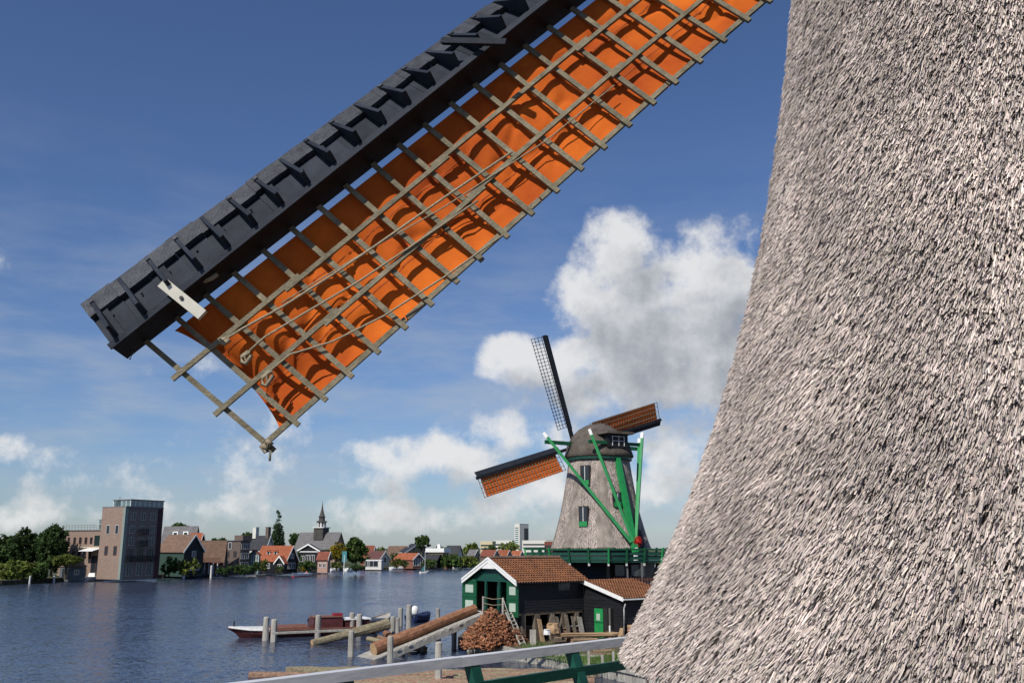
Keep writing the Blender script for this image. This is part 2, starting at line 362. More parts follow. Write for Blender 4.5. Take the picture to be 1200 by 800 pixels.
# ------------------------------------------------------------------ trees
def crown_mesh(name, lobes, nleaf, size, tone=.5):
    C = np.array([l[0] for l in lobes]); Rr = np.array([l[1] for l in lobes])
    vol = Rr.prod(1); idx = RNG.choice(len(lobes), nleaf, p=vol / vol.sum())
    # leaves gather in clumps within each lobe
    ncl = max(30, nleaf // 26); ci = RNG.choice(len(lobes), ncl, p=vol / vol.sum())
    d = RNG.normal(size=(ncl, 3)); d /= np.linalg.norm(d, axis=1)[:, None]; rad = RNG.random(ncl) ** .38
    cc = C[ci] + d * rad[:, None] * Rr[ci]; ct = RNG.uniform(1 - tone, 1 + tone, ncl)
    k = RNG.integers(0, ncl, nleaf); P = cc[k] + RNG.normal(size=(nleaf, 3)) * Rr.mean() * .13
    a = RNG.normal(size=(nleaf, 3)); a /= np.linalg.norm(a, axis=1)[:, None]; b = np.cross(a, RNG.normal(size=(nleaf, 3))); b /= np.linalg.norm(b, axis=1)[:, None]
    s = (size * RNG.uniform(.6, 1.4, nleaf))[:, None]
    V = np.stack([P - a * s, P + b * s * .55, P + a * s, P - b * s * .55], 1).reshape(-1, 3)
    F = np.arange(nleaf * 4).reshape(-1, 4); t = np.repeat((ct[k] * RNG.uniform(.8, 1.2, nleaf))[:, None], 4, 0)
    return np_mesh(name, V, [F], t)
def tree(name, label, xc, ytop, hw, Y, m, ybot=None, nleaf=5200, size=None, kind='round', group=None, cat='tree', zb=GZ):
    base = at_y(xc, 660, Y); base.z = zb
    zt = at_y(xc, ytop, Y).z; px = Y * .977 / FPX; W = hw * px; zlow = at_y(xc, ybot, Y).z if ybot else zb + (zt - zb) * .22
    root = empty(name, base, 0, label, cat, group); H = zt - zb; lo = zlow - zb
    size = size or max(.16, min(.42, W * .085))
    if cat == 'shrub': lo = min(lo, -.2) if 'tree' not in label else lo
    lobes = []
    cz = (H + lo) / 2; hz = (H - lo) / 2
    if kind == 'poplar':
        for i in range(9):
            f = i / 8; r = W * (.55 + .45 * math.sin(math.pi * min(1, .25 + f))) * (1 - .55 * f ** 2.2)
            lobes.append(((random.uniform(-.1, .1) * W, random.uniform(-.1, .1) * W, lo + (H - lo) * f * .96), (r, r, (H - lo) * .11)))
    else:
        lobes.append(((0, 0, cz), (W * .78, W * .78, hz * .85)))
        for i in range(9 if kind == 'round' else 12):
            t = random.uniform(0, 2 * math.pi); e = random.uniform(-.75, .95); rr = math.sqrt(max(.05, 1 - e * e)); k = random.uniform(.30, .46)
            lobes.append(((math.cos(t) * rr * W * (1 - k), math.sin(t) * rr * W * (1 - k), cz + e * hz * (1 - k)), (W * k, W * k, hz * k)))
    t = MB(); r0 = max(.12, W * .06)
    t.tube([(0, 0, -.3), (.1 * r0, 0, H * .25), (0, .2 * r0, H * .5), (0, 0, H * .82)], [r0 * 1.25, r0, r0 * .75, r0 * .25], 7)
    for i in range(6):
        l = lobes[1 + i % (len(lobes) - 1)][0]; t.tube([(0, 0, H * random.uniform(.25, .5)), (l[0] * .5, l[1] * .5, l[2] * .8), l], [r0 * .5, r0 * .3, r0 * .1], 5)
    t.build('trunk', TRUNK, root)
    link('crown', crown_mesh('crown', lobes, nleaf, size), m, root)
    return root

# ------------------------------------------------------------------ buildings
def kx(cx, cy, dx, dy, x):
    mm = (x - 600) * .977 / FPX
    return (mm * cy - cx) / (dx - mm * dy)
class House:
    """front-right corner at the origin; front wall runs to -x at y=0, right wall runs to +y at x=0"""
    def __init__(s, name, label, cat, xc, Y, xl, xr, th, zb=GZ, group=None):
        C = at_y(xc, 655, Y); th = R(th); c, sn = math.cos(th), math.sin(th)
        s.W = abs(kx(C.x, C.y, -c, -sn, xl)); s.D = abs(kx(C.x, C.y, -sn, c, xr)); s.Y = Y; s.zb = zb
        s.root = empty(name, (C.x, C.y, zb), th, label, cat, group)
    def h(s, y): return zpx(y, s.Y) - s.zb
    def walls(s, H, m, gab=None, axis='x'):
        W, D = s.W, s.D; mb = MB()
        if gab is None: mb.box(-W, 0, 0, D, -.5, H)
        elif axis == 'x': mb.prism([(0, 0, -.5), (0, D, -.5), (0, D, H), (0, D / 2, gab), (0, 0, H)], (-W, 0, 0))
        else: mb.prism([(-W, 0, -.5), (0, 0, -.5), (0, 0, H), (-W / 2, 0, gab), (-W, 0, H)], (0, D, 0))
        s.H, s.G, s.axis = H, gab, axis
        s.wall = mb.build('wall', m, s.root); return s
    def roof(s, m, o=.35, th=.18, barge=None):
        W, D, H, G = s.W, s.D, s.H, s.G; mb = MB()
        if G is None:
            mb.box(-W - .15, .15, -.15, D + .15, H, H + .25); s.rf = mb.build('roof', m, s.root); return s
        half = (D if s.axis == 'x' else W) / 2; sl = (G - H) / half
        ze = H - sl * o + .04; zr = G + .04
        if s.axis == 'x':
            for sgn in (0, 1):
                ye = -o if sgn == 0 else D + o
                a = [(-W - o, ye, ze), (o, ye, ze), (o, D / 2, zr), (-W - o, D / 2, zr)]
                if sgn: a.reverse()
                mb.prism(a, (0, 0, th))
        else:
            for sgn in (0, 1):
                xe = -W - o if sgn == 0 else o
                a = [(xe, -o, ze), (-W / 2, -o, zr), (-W / 2, D + o, zr), (xe, D + o, ze)]
                if sgn: a.reverse()
                mb.prism(a, (0, 0, th))
        s.rf = mb.build('roof', m, s.root)
        if barge:
            b = MB(); q_ = .28 if s.Y > 100 else .2
            if s.axis == 'x':
                for ye in (-o, D + o): b.prism([(o + .01, ye, ze - q_ * .5), (o + .01, D / 2, zr - q_ * .5), (o + .01, D / 2, zr + q_), (o + .01, ye, ze + q_)], (.09, 0, 0))
            else:
                for xe in (-W - o, o): b.prism([(xe, -o - .01, ze - q_ * .5), (-W / 2, -o - .01, zr - q_ * .5), (-W / 2, -o - .01, zr + q_), (xe, -o - .01, ze + q_)], (0, -.09, 0))
            b.build('barge_board', barge, s.root)
        return s
    def chimney(s, u, w=.7, h=1.1, m=None):
        z = (s.G or s.H)
        if s.axis == 'x': x, y = -s.W * u, s.D / 2
        else: x, y = -s.W / 2, s.D * u
        mb = MB(); mb.box(x - w / 2, x + w / 2, y - w / 2, y + w / 2, z - .6, z + h); mb.box(x - w / 2 - .08, x + w / 2 + .08, y - w / 2 - .08, y + w / 2 + .08, z + h, z + h + .12)
        mb.build('chimney', m or BRICK_R, s.rf); return s
    def win(s, face, u, z, w, h, fm=None, gm=None, part='window', bars=True):
        fm = fm or WHITE; gm = gm or GLASS; f = MB(); t = .075
        def pt(a, d, zz): return (-s.W * u + a, -d, zz) if face == 'f' else (d, s.D * u + a, zz)
        def bx(a0, a1, d0, d1, z0, z1, M_): 
            p, q_ = pt(a0, d0, z0), pt(a1, d1, z1)
            M_.box(min(p[0], q_[0]), max(p[0], q_[0]), min(p[1], q_[1]), max(p[1], q_[1]), z0, z1)
        bx(-w / 2 - t, -w / 2, -.1, .06, z - t, z + h + t, f); bx(w / 2, w / 2 + t, -.1, .06, z - t, z + h + t, f)
        bx(-w / 2, w / 2, -.1, .06, z + h, z + h + t, f); bx(-w / 2, w / 2, -.1, .09, z - t, z, f)
        if bars: bx(-.04, .04, -.1, .05, z, z + h, f)
        o = f.build(part, fm, s.root)
        g = MB(); bx(-w / 2, w / 2, -.1, .02, z, z + h, g); g.build('pane', gm, o); return o
    def grid(s, face, us, zs, w, h, **k):
        for z in zs:
            for u in us: s.win(face, u, z, w, h, **k)
        return s
    def box(s, name, x0, x1, y0, y1, z0, z1, m): return MB().box(x0, x1, y0, y1, z0, z1).build(name, m, s.root)

# --- tall brick tower with its low wing (left bank)
Yt = at_z(143, 677, .8).y
t = House('tower_building', 'tall five storey dark brick tower block with glass penthouse at the water', 'building', 143, Yt, 117, 187.5, -31)
H = t.h(594)
t.walls(H, mat('tower_brick', (.21, .168, .148), .9, .2, 2.5, .3, 6, spec=.1)); t.roof(mat('roof_trim_grey', (.16, .16, .16), .7), .1)
t.box('pink_brick_facing', -t.W - .05, -.7, -.12, .02, -.4, H - .02, BRICK_P)  # paler, pinker brick on the front wall only
t.box('corner_pilaster', -.68, .06, -.2, .55, -.4, H - .03, mat('grey_green_concrete', (.22, .26, .23), .8, .1))
t.box('red_corner_panel', -.3, .12, t.D - 1.1, t.D + .1, -.3, H - .04, mat('red_panel', (.06, .022, .026), .7))
for z in (.62, .32):
    for u in (.30, .68): t.win('f', u, H * z, .95, 1.75, part='window', fm=BRICK_R if z < .5 else WHITEW, bars=False)
for o in t.root.children:
    if o.name.startswith('window'): o.location.y = -.13
for r_, z in enumerate((.82, .63, .46)):
    for u in (.2, .47, .74): t.win('r', u, H * z, 1.15, 1.5, fm=mat('pale_window_frame', (.42, .43, .42), .6))
for u in (.2, .47, .74): t.win('r', u, H * .24, 1.2, 2.2, fm=TAR)
for u in (.2, .47, .74): t.win('r', u, .35, 1.3, 2.6, fm=mat('pale_window_frame', (.42, .43, .42), .6), part='door')
for u, z in ((.2, .235), (.47, .235), (.74, .235), (.47, .455), (.47, .625)):
    b = MB(); y = t.D * u; z *= H
    b.box(.0, 1.1, y - 1, y + 1, z - .15, z)
    for k in range(11): b.box(1.03, 1.08, y - 1 + .2 * k - .02, y - 1 + .2 * k + .02, z, z + 1)
    for k in range(5):
        b.box(.1 + .2 * k, .14 + .2 * k, y - 1, y - .96, z, z + 1); b.box(.1 + .2 * k, .14 + .2 * k, y + .96, y + 1, z, z + 1)
    b.box(1.02, 1.1, y - 1, y + 1, z + 1, z + 1.06); b.build('balcony', IRON, t.root)
ph = t.box('penthouse', -t.W * .72, .02, t.D * .1, t.D + .05, H + .25, H + 1.55, GLASSG)
b = MB(); b.box(-t.W * .72 - .2, .25, t.D * .1 - .2, t.D + .25, H + 1.55, H + 1.72)
b.build('penthouse_roof', mat('roof_trim_grey', (.16, .16, .16)), ph)
b = MB()
for k in range(8):
    y = t.D * .1 + (t.D * .9) * k / 7; b.box(-.03, .09, y - .06, y + .06, H + .25, H + 1.55)
for k in range(5):
    x = -t.W * .72 * k / 4; b.box(x - .06, x + .06, t.D * .1 - .07, t.D * .1 + .05, H + .25, H + 1.55)
b.build('penthouse_mullion', WHITE, ph)
b = MB()
for dx in (0, .5, 1.1): b.tube([(-t.W * .6 + dx, .8, H), (-t.W * .6 + dx, .8, H + 1.2 + dx)], .05, 5)
b.build('antenna', IRON, t.root)
a = House('brick_wing', 'low pinkish brick wing with rows of narrow windows beside the tower block', 'building', 119.5, Yt + 7, 70, 123, -24)
H = a.h(621.5); a.walls(H, BRICK_P); a.roof(mat('roof_trim_grey', (.16, .16, .16)), .1)
a.box('stone_band', -a.W, -.2, -.06, .02, H * .62, H * .65, mat('pale_stone_band', (.45, .40, .30), .8))
for u in (.92, .80, .66, .53, .40, .28): a.win('f', u, H * .72, .62, 1.25, fm=mat('red_brown_frame', (.13, .05, .04), .7), bars=False); a.win('f', u, H * .39, .7, 1.5, fm=mat('red_brown_frame', (.13, .05, .04), .7), bars=False)
for u in (.17, .09): a.win('f', u, H * .68, .85, 2.0, fm=GREEN_D)
a.win('f', .13, .3, 2.6, 4.0, fm=mat('red_brown_frame', (.13, .05, .04)), part='gateway')
b = MB(); b.prism([(-a.W * .33, -.1, H * .60), (-a.W * .33, -2.6, H * .55), (-a.W * .33, -2.6, H * .56), (-a.W * .33, -.1, H * .62)], (a.W * .32, 0, 0)); b.build('awning', WHITE, a.root)
r2 = a.box('roof_lantern', -2.6, -.7, .8, 3.2, H + .25, H + 2.5, GLASSG)
b = MB()
for k in range(3):
    for z in (.25, 1.3, 2.4): b.box(-2.65 + .95 * k, -2.55 + .95 * k, .72, .85, H + .25, H + 2.5); b.box(-2.65, -.65, .70, .84, H + z, H + z + .1)
b.build('lantern_frame', WHITE, r2)
b = MB()
for k in range(13): b.tube([(-a.W + a.W * k / 14, .4, H + .2), (-a.W + a.W * k / 14, .4, H + 1.25)], .03, 4)
b.bar((-a.W, .4, H + 1.2), (-3, .4, H + 1.2), .05, .05); b.bar((-a.W, .4, H + .75), (-3, .4, H + .75), .04, .04); b.build('roof_railing', IRON, a.root)
s_ = House('boathouse_shed', 'small grey plank boathouse shed under the yellow-green tree', 'shed', 100, at_z(100, 679, .5).y + 1, 73, 103, -20, .6)
H = s_.h(664); s_.walls(H, mat('grey_boards', (.10, .115, .125), .8, .25, 2, .3, 5, (6, 1, 1))); s_.roof(TILE_N, .2)
s_.win('f', .75, .1, 1.6, 1.9, fm=TAR, part='door'); s_.win('f', .3, .9, 1.2, .9, fm=WHITEW)

# --- old village row: (class of house built by corner pixel, ranges, roof)
def vhouse(name, label, xc, Y, xl, xr, th, yr, ye, wall, roof_m, axis='x', barge=WHITE, wins=(), ch=(), zb=GZ, cat='house', o=.35):
    s = House(name, label, cat, xc, Y, xl, xr, th, zb); s.walls(s.h(ye), wall, s.h(yr), axis); s.roof(roof_m, o, .2, barge)
    for f, u, zf, w_, h_ in wins: s.win(f, u, zf, w_, h_)
    for c in ch: s.chimney(*c)
    return s
Yv = lambda x, y: at_z(x, y, GZ).y
hA = vhouse('gable_house', 'green boarded house with brown tiled roof and white edged black gable by the tower', 215, 222, 186, 239, -34, 627, 645, GREENWALL, TILE_N, wins=(('f', .3, 1.2, 1, 1.2), ('r', .4, 1.0, 1.1, 1.5), ('r', .7, 1.0, 1.1, 1.5), ('r', .5, 4.0, 1.0, 1.2)))
MB().prism([(.02, 0, 0), (.02, hA.D, 0), (.02, hA.D, hA.H), (.02, hA.D / 2, hA.G), (.02, 0, hA.H)], (.05, 0, 0)).build('black_gable_boarding', TAR, hA.root)
for o in hA.root.children:
    if o.name.startswith('window') and o.data.vertices[0].co.y > .3: o.location.x = .08
g2 = vhouse('grey_roof_house', 'large house with pale grey hipped roof and white dormers behind the tower', 226, 262, 189, 233, -20, 617, 634, PLASTER, TILE_G, barge=None)
for u in (.30, .62):
    m_ = MB(); x = -g2.W * u; m_.box(x - .9, x + .9, g2.D * .16, g2.D * .4, g2.H + 1.0, g2.H + 2.7); d_ = m_.build('dormer', WHITE, g2.rf); MB().box(x - .55, x + .55, g2.D * .16 - .04, g2.D * .2, g2.H + 1.4, g2.H + 2.4).build('pane', GLASS, d_)
vhouse('orange_roof_house', 'house with orange roof and white gable edge squeezed behind the black gable', 233, 246, 221, 239, -30, 625, 634, TAR, TILE_O, wins=(('r', .5, 5.5, .9, 1.1),))
hB = vhouse('long_roof_barn', 'barn with one big brown tiled roof above a dark gallery on posts', 262, 232, 233, 266, -10, 634, 655, BRICK_D, TILE_N, barge=None, wins=(('f', .2, 1.0, 1.4, 1.6), ('f', .75, 1.0, 1.4, 1.6)))
b = MB(); b.box(-hB.W, 0, -1.4, -.1, hB.H - .9, hB.H - .7)
for k in range(25): b.box(-hB.W + hB.W * k / 24 - .03, -hB.W + hB.W * k / 24 + .03, -1.4, -1.34, hB.H - .7, hB.H + .2)
b.box(-hB.W, 0, -1.42, -1.32, hB.H + .2, hB.H + .28); b.build('gallery', MAROON, hB.root)
for k in range(6):
    x = -hB.W + hB.W * (k + .3) / 6; MB().box(x - .1, x + .1, -1.4, -1.2, -.4, hB.H - .9).build('post', WHITEW, hB.root)
hC = House('brick_warehouse', 'dark brick flat roofed warehouse with a small square roof tower at the quay', 'building', 281, 236, 263, 293, -34); hC.walls(hC.h(634), BRICK_D); hC.roof(TILE_K, .1)
hC.win('f', .65, hC.H * .76, 1.0, 1.5, bars=False); hC.grid('f', (.75, .3), (hC.H * .5, hC.H * .2), 1.1, 1.4, fm=BRICK_D); hC.grid('r', (.3, .7), (hC.H * .75, hC.H * .45, hC.H * .15), 1.1, 1.3, fm=WHITEW)
hC.box('roof_tower', -3.4, -.3, .8, 3.8, hC.H + .25, hC.H + 1.5, BRICK_D)
hD = House('glass_conservatory', 'narrow greenish glass waterfront house between warehouse and orange roof', 'building', 303, 240, 292.5, 306, -18); hD.walls(hD.h(650), GLASSG, hD.h(645), 'y'); hD.roof(TILE_R, .2)
b = MB()
for k in range(5): x = -hD.W * k / 4; b.box(x - .06, x + .06, -.08, .02, 0, hD.H)
for z in (.33, .66, .98): b.box(-hD.W, 0, -.10, .01, hD.H * z - .06, hD.H * z)
b.build('glazing_bar', WHITE, hD.root)
hE = vhouse('orange_gable_house', 'long house with bright orange tiled roof, dormers and black white-edged gable', 336, 246, 302, 349.5, -36, 640, 655.5, TAR, TILE_O, wins=(('r', .3, .8, 1, 1.4), ('r', .65, .8, 1, 1.4), ('f', .25, .8, 1.1, 1.2), ('f', .6, .8, 1.1, 1.2), ('r', .5, 3.4, .9, 1.1)))
for u in (.44, .68):
    x = -hE.W * u; sl = (hE.G - hE.H) / (hE.D / 2); y0 = hE.D * .16; z0 = hE.H + sl * y0
    m_ = MB(); m_.box(x - .6, x + .6, y0, y0 + 1.6, z0, z0 + 1.0); d_ = m_.build('dormer', WHITE, hE.rf); MB().prism([(x - .9, y0 - .2, z0 + .95), (x + .9, y0 - .2, z0 + .95), (x, y0 - .2, z0 + 1.45)], (0, 1.8, 0)).build('dormer_roof', TILE_O, d_); MB().box(x - .42, x + .42, y0 - .04, y0 + .05, z0 + .25, z0 + .85).build('pane', GLASS, d_)
m_ = vhouse('low_porch_house', 'low waterside porch house with small black gable below the orange roof', 333, 240, 324, 337, -20, 652, 659, TAR, TILE_O, 'y', wins=(('f', .5, .6, 1, 1.3),))
hV = vhouse('villa', 'dark roofed villa with white upper storey and two tall chimneys', 311, 282, 291, 320, -28, 628, 641, PLASTER, TILE_K, barge=WHITE, wins=(('f', .25, 4.6, 1, 1.5), ('f', .7, 4.6, 1, 1.5), ('r', .3, 4.6, 1, 1.5), ('r', .7, 4.6, 1, 1.5)), ch=((.82, 1.3, 2.6, PLASTER), (.12, 1.1, 2.6, BRICK_D)))
# --- church
Yc = 330
ch = House('church', 'grey roofed village church with dark slender wooden steeple', 'church', 392, Yc, 346, 404, -22); ch.walls(ch.h(642), BRICK_P, ch.h(624)); ch.roof(TILE_G, .4, .25)
for u in (.15, .38, .62, .85): ch.win('f', u, 2.2, 1.4, 3.6)
for u in (.3, .7): ch.win('r', u, 2.2, 1.4, 3.8)
px = .977 * Yc / FPX; sx = -ch.W * .48; sy = ch.D / 2; Z = ch.h
sp_ = MB().box(sx - 1.9, sx + 1.9, sy - 1.9, sy + 1.9, Z(632), Z(618)).build('steeple_base', mat('steeple_slate', (.07, .065, .06), .8, .3, 1), ch.root)
MB().box(sx - 2.3, sx + 2.3, sy - 2.3, sy + 2.3, Z(618), Z(617)).build('steeple_gallery', WHITEW, sp_)
MB().lathe([(1.55, Z(617)), (1.5, Z(611))], 8, (sx, sy)).build('belfry', mat('steeple_slate', (.07, .065, .06)), sp_)
MB().lathe([(2.0, Z(611)), (2.0, Z(610.2)), (1.1, Z(609)), (1.05, Z(605)), (1.35, Z(604.6)), (.9, Z(603)), (.35, Z(596)), (.08, Z(588.5))], 8, (sx, sy)).build('spire', mat('steeple_slate', (.07, .065, .06)), sp_)
for k in range(8):
    t_ = 2 * math.pi * (k + .5) / 8; c, s2 = math.cos(t_), math.sin(t_)
    MB().obox((sx + c * 1.46, sy + s2 * 1.46, Z(614)), (c * .05, s2 * .05, 0), (-s2 * .28, c * .28, 0), (0, 0, 1.1)).build('belfry_louvre', WHITEW, sp_)
MB().tube([(sx, sy, Z(589)), (sx, sy, Z(585.5))], .06, 5).build('weather_vane', IRON, sp_)
hF = vhouse('white_window_house', 'black boarded house with dark gable roof and white sash windows below the church', 374, 262, 349, 377, -12, 638, 645.5, TAR, TILE_K, 'y', wins=(('f', .30, 2.3, 1.0, 1.7), ('f', .52, 2.3, 1.0, 1.7), ('f', .75, 2.3, .8, 1.5)))
MB().box(-hF.W - .2, .2, -.12, .02, hF.H - .25, hF.H, ).build('white_fascia', WHITE, hF.root)
vhouse('pink_cottage', 'small pink walled cottage with white edged roof beside the yellow tree', 384, 256, 373, 388, -26, 647, 653, mat('pink_wall', (.42, .27, .22), .8), TILE_R, wins=(('f', .3, .9, .8, 1.0), ('f', .7, .9, .8, 1.0)))
# --- right of the big tree
vhouse('red_roof_house', 'house with deep red roof just right of the big round tree', 436, 330, 423, 441, -30, 639.5, 652, BRICK_R, TILE_R, barge=WHITE, wins=(('f', .5, 1.5, 1, 1.3),))
vhouse('dark_red_gable_house', 'dark red roofed house with green boarded white edged gable', 445, 312, 430, 457, -36, 646, 655, PLASTER, mat('roof_tile_maroon', (.10, .045, .04), .8, .3), wins=(('f', .4, 1.2, 1.2, 1.2), ('r', .5, 1.4, 1.4, 1.4)))
vhouse('brown_gable_house', 'tall brown roofed house with white edged gable behind the shore cottages', 474, 352, 453, 481, -32, 640, 652, BRICK_R, TILE_N, wins=(('r', .5, 4.5, 1.2, 1.3),))
hw = House('white_boat_shed', 'long low white boat shed on the quay right of the big tree', 'shed', 447, 292, 429, 450, -14); hw.walls(hw.h(656.5), PLASTER); hw.roof(WHITE, .1); hw.win('f', .5, .4, 3, 1.6, fm=WHITEW); hw.win('f', .88, .4, 1.4, 1.6)
hk = vhouse('black_gable_house', 'big black roofed house with dark gable and white gutter by the shore', 472, 330, 465, 503, -2, 637, 649, TAR, TILE_K, 'x', wins=(('f', .5, 3, 1.2, 1.4),))
hl = vhouse('brick_boathouse', 'low brick boathouse with orange roof and grey glazed front', 484, 305, 463, 496, -44, 648.5, 655, BRICK_R, TILE_O, wins=(('r', .25, .4, 1.6, 2.2), ('r', .5, .4, 1.6, 2.2), ('r', .75, .4, 1.6, 2.2)))
hm = House('flat_white_house', 'modern house with white flat roof slab and yellow balcony above dark bushes', 'house', 519, 335, 501, 526, -18); hm.walls(hm.h(647.5), BRICK_D); hm.roof(WHITE, .6); MB().box(-hm.W - .5, .6, -.6, hm.D + .5, hm.H + .25, hm.H + 1.6).build('roof_slab', WHITE, hm.root)
hm.win('f', .4, hm.H - 1.9, 4.5, 1.5, fm=mat('yellow_wood', (.42, .30, .08), .7)); MB().box(-3, -2, 2, 3, hm.H + 1.6, hm.H + 3.0).build('roof_box', WHITE, hm.root)
vhouse('slate_roof_house', 'dark slate roofed house with a skylight between tree and bushes', 536, 352, 522, 542, -24, 639.5, 650, PLASTER, TILE_K, barge=None, wins=(('f', .5, 1.4, 1.2, 1.4),))
vhouse('dark_low_barn', 'low dark roofed barn half hidden by shoreline bushes', 512, 315, 497, 518, -20, 650, 656, TAR, TILE_K, barge=None, wins=(('f', .5, .8, 1.2, 1.2),))
for i, (xc, xl, xr, yr, ye, rm, lab) in enumerate(((556, 548, 562, 644, 650, TILE_G, 'small grey roofed cottage with white gable edge beyond the bushes'), (578, 563, 585, 644.5, 651, TILE_R, 'maroon roofed terrace house with dark gable behind the boathouse peak'), (593, 581, 600, 644.5, 652, TILE_O, 'orange roofed house with dark gable behind the boathouse peak'), (608, 598, 614, 645.5, 652, TILE_O, 'orange roofed house half behind the green mill gallery'))):
    vhouse('terrace_house', lab, xc, 405 + 6 * i, xl, xr, -34, yr, ye, BRICK_D, rm, wins=(('f', .5, 1.2, 1.4, 1.4), ('r', .5, 2.2, 1.6, 1.6)))
# --- modern blocks far behind
f1 = House('flat_tower', 'white modern high-rise with dark glass strip far behind the houses', 'high-rise', 609, 1150, 603, 619.5, -40); H = f1.h(613.5); f1.walls(H, PLASTER); f1.roof(WHITE, .1)
f1.box('glass_strip', -f1.W * .85, -f1.W * .25, -.3, .1, 8, H - 4, GLASSG)
for k in range(9): f1.box('floor_band', -f1.W * .87, -f1.W * .23, -.45, .1, 8 + (H - 12) * k / 9, 8.8 + (H - 12) * k / 9, WHITE)
f1.box('side_glass', -.1, .3, f1.D * .5, f1.D * .95, 6, H - 5, GLASS)
for nm, lab, xc, xl, xr, yt, Y, m_ in (('office_block', 'long pale office block with dark window band right of the high-rise', 640, 612, 648, 633, 1050, PLASTER), ('office_block', 'pale white office block with window band left of the high-rise', 600, 578, 603, 633, 980, PLASTER), ('apartment_block', 'cream yellow apartment block behind the trees left of the white tower', 577, 563, 581, 634, 900, CREAM), ('roof_hall', 'brick red warehouse roof beside the mill flank', 648, 638, 655, 634, 640, TILE_R)):
    f_ = House(nm, lab, 'building', xc, Y, xl, xr, -18); f_.walls(f_.h(yt), m_); f_.roof(WHITE, .1)
    for z in (.35, .62): f_.box('window_band', -f_.W * .96, -f_.W * .04, -.15, .05, f_.H * z, f_.H * z + f_.H * .12, GLASS)

# --- vegetation on the far bank
GT = 'trees on the far river bank'
for nm, lab, xc, yt, hw_, Y, m_, yb, nl in (
    ('broad_tree', 'dark broad leafy tree at the very edge of the far bank', 2, 622, 22, 215, LEAF_D, 668, 6000),
    ('broad_tree', 'tall dark tree with pointed top left of the brick wing', 25, 616, 19, 208, LEAF_D, 672, 6500),
    ('broad_tree', 'big dark green cone shaped tree against the brick wing', 61, 609, 21, 205, LEAF_D, 674, 8000),
    ('bushy_tree', 'dark low tree filling the gap between the two tall riverside trees', 43, 626, 13, 210, LEAF_D, 672, 4000),
    ('broad_tree', 'low green tree behind the grey dormer roof by the tower', 207, 611, 13, 300, LEAF_M, 628, 3500),
    ('broad_tree', 'round tree behind the villa chimneys', 290, 621, 13, 320, LEAF_M, 645, 3500),
    ('broad_tree', 'round tree below the poplar right of the villa', 320, 626, 11, 300, LEAF_M, 648, 3200),
    ('broad_tree', 'dark wide tree left of the church roof', 347, 624, 13, 345, LEAF_D, 642, 3500),
    ('broad_tree', 'round tree with bright yellow foliage in front of the church', 395, 633, 11, 258, LEAF_Y, 660, 4500),
    ('broad_tree', 'large round green tree right of the yellow tree', 417, 627, 16, 262, LEAF_M, 662, 8000),
    ('broad_tree', 'olive tree standing above the black roofed shore house', 494, 626, 11, 360, LEAF_M, 646, 3500),
    ('broad_tree', 'small far light green tree above the red roofs', 446, 638, 6, 420, LEAF_L, 650, 1200),
    ('broad_tree', 'wide light green tree left of the cream block', 552, 635, 13, 520, LEAF_L, 652, 2600),
    ('broad_tree', 'wide light green tree in front of the white high-rise', 598, 634, 15, 560, LEAF_L, 652, 3000),
    ('broad_tree', 'green tree between cream block and terrace roofs', 574, 637, 9, 540, LEAF_M, 652, 2000),
    ('broad_tree', 'dark distant tree behind the flat white roofed house', 515, 638, 10, 430, LEAF_M, 650, 1800),
    ('broad_tree', 'dark distant tree behind the brown barn roof', 254, 629, 14, 420, LEAF_D, 645, 2500)):
    tree(nm, lab, xc, yt, hw_, Y, m_, yb, nl, group=GT)
tree('poplar_tree', 'tall slender dark poplar above the village roofs', 323.5, 600, 9, 300, LEAF_P, 648, 12000, kind='poplar', group=GT)
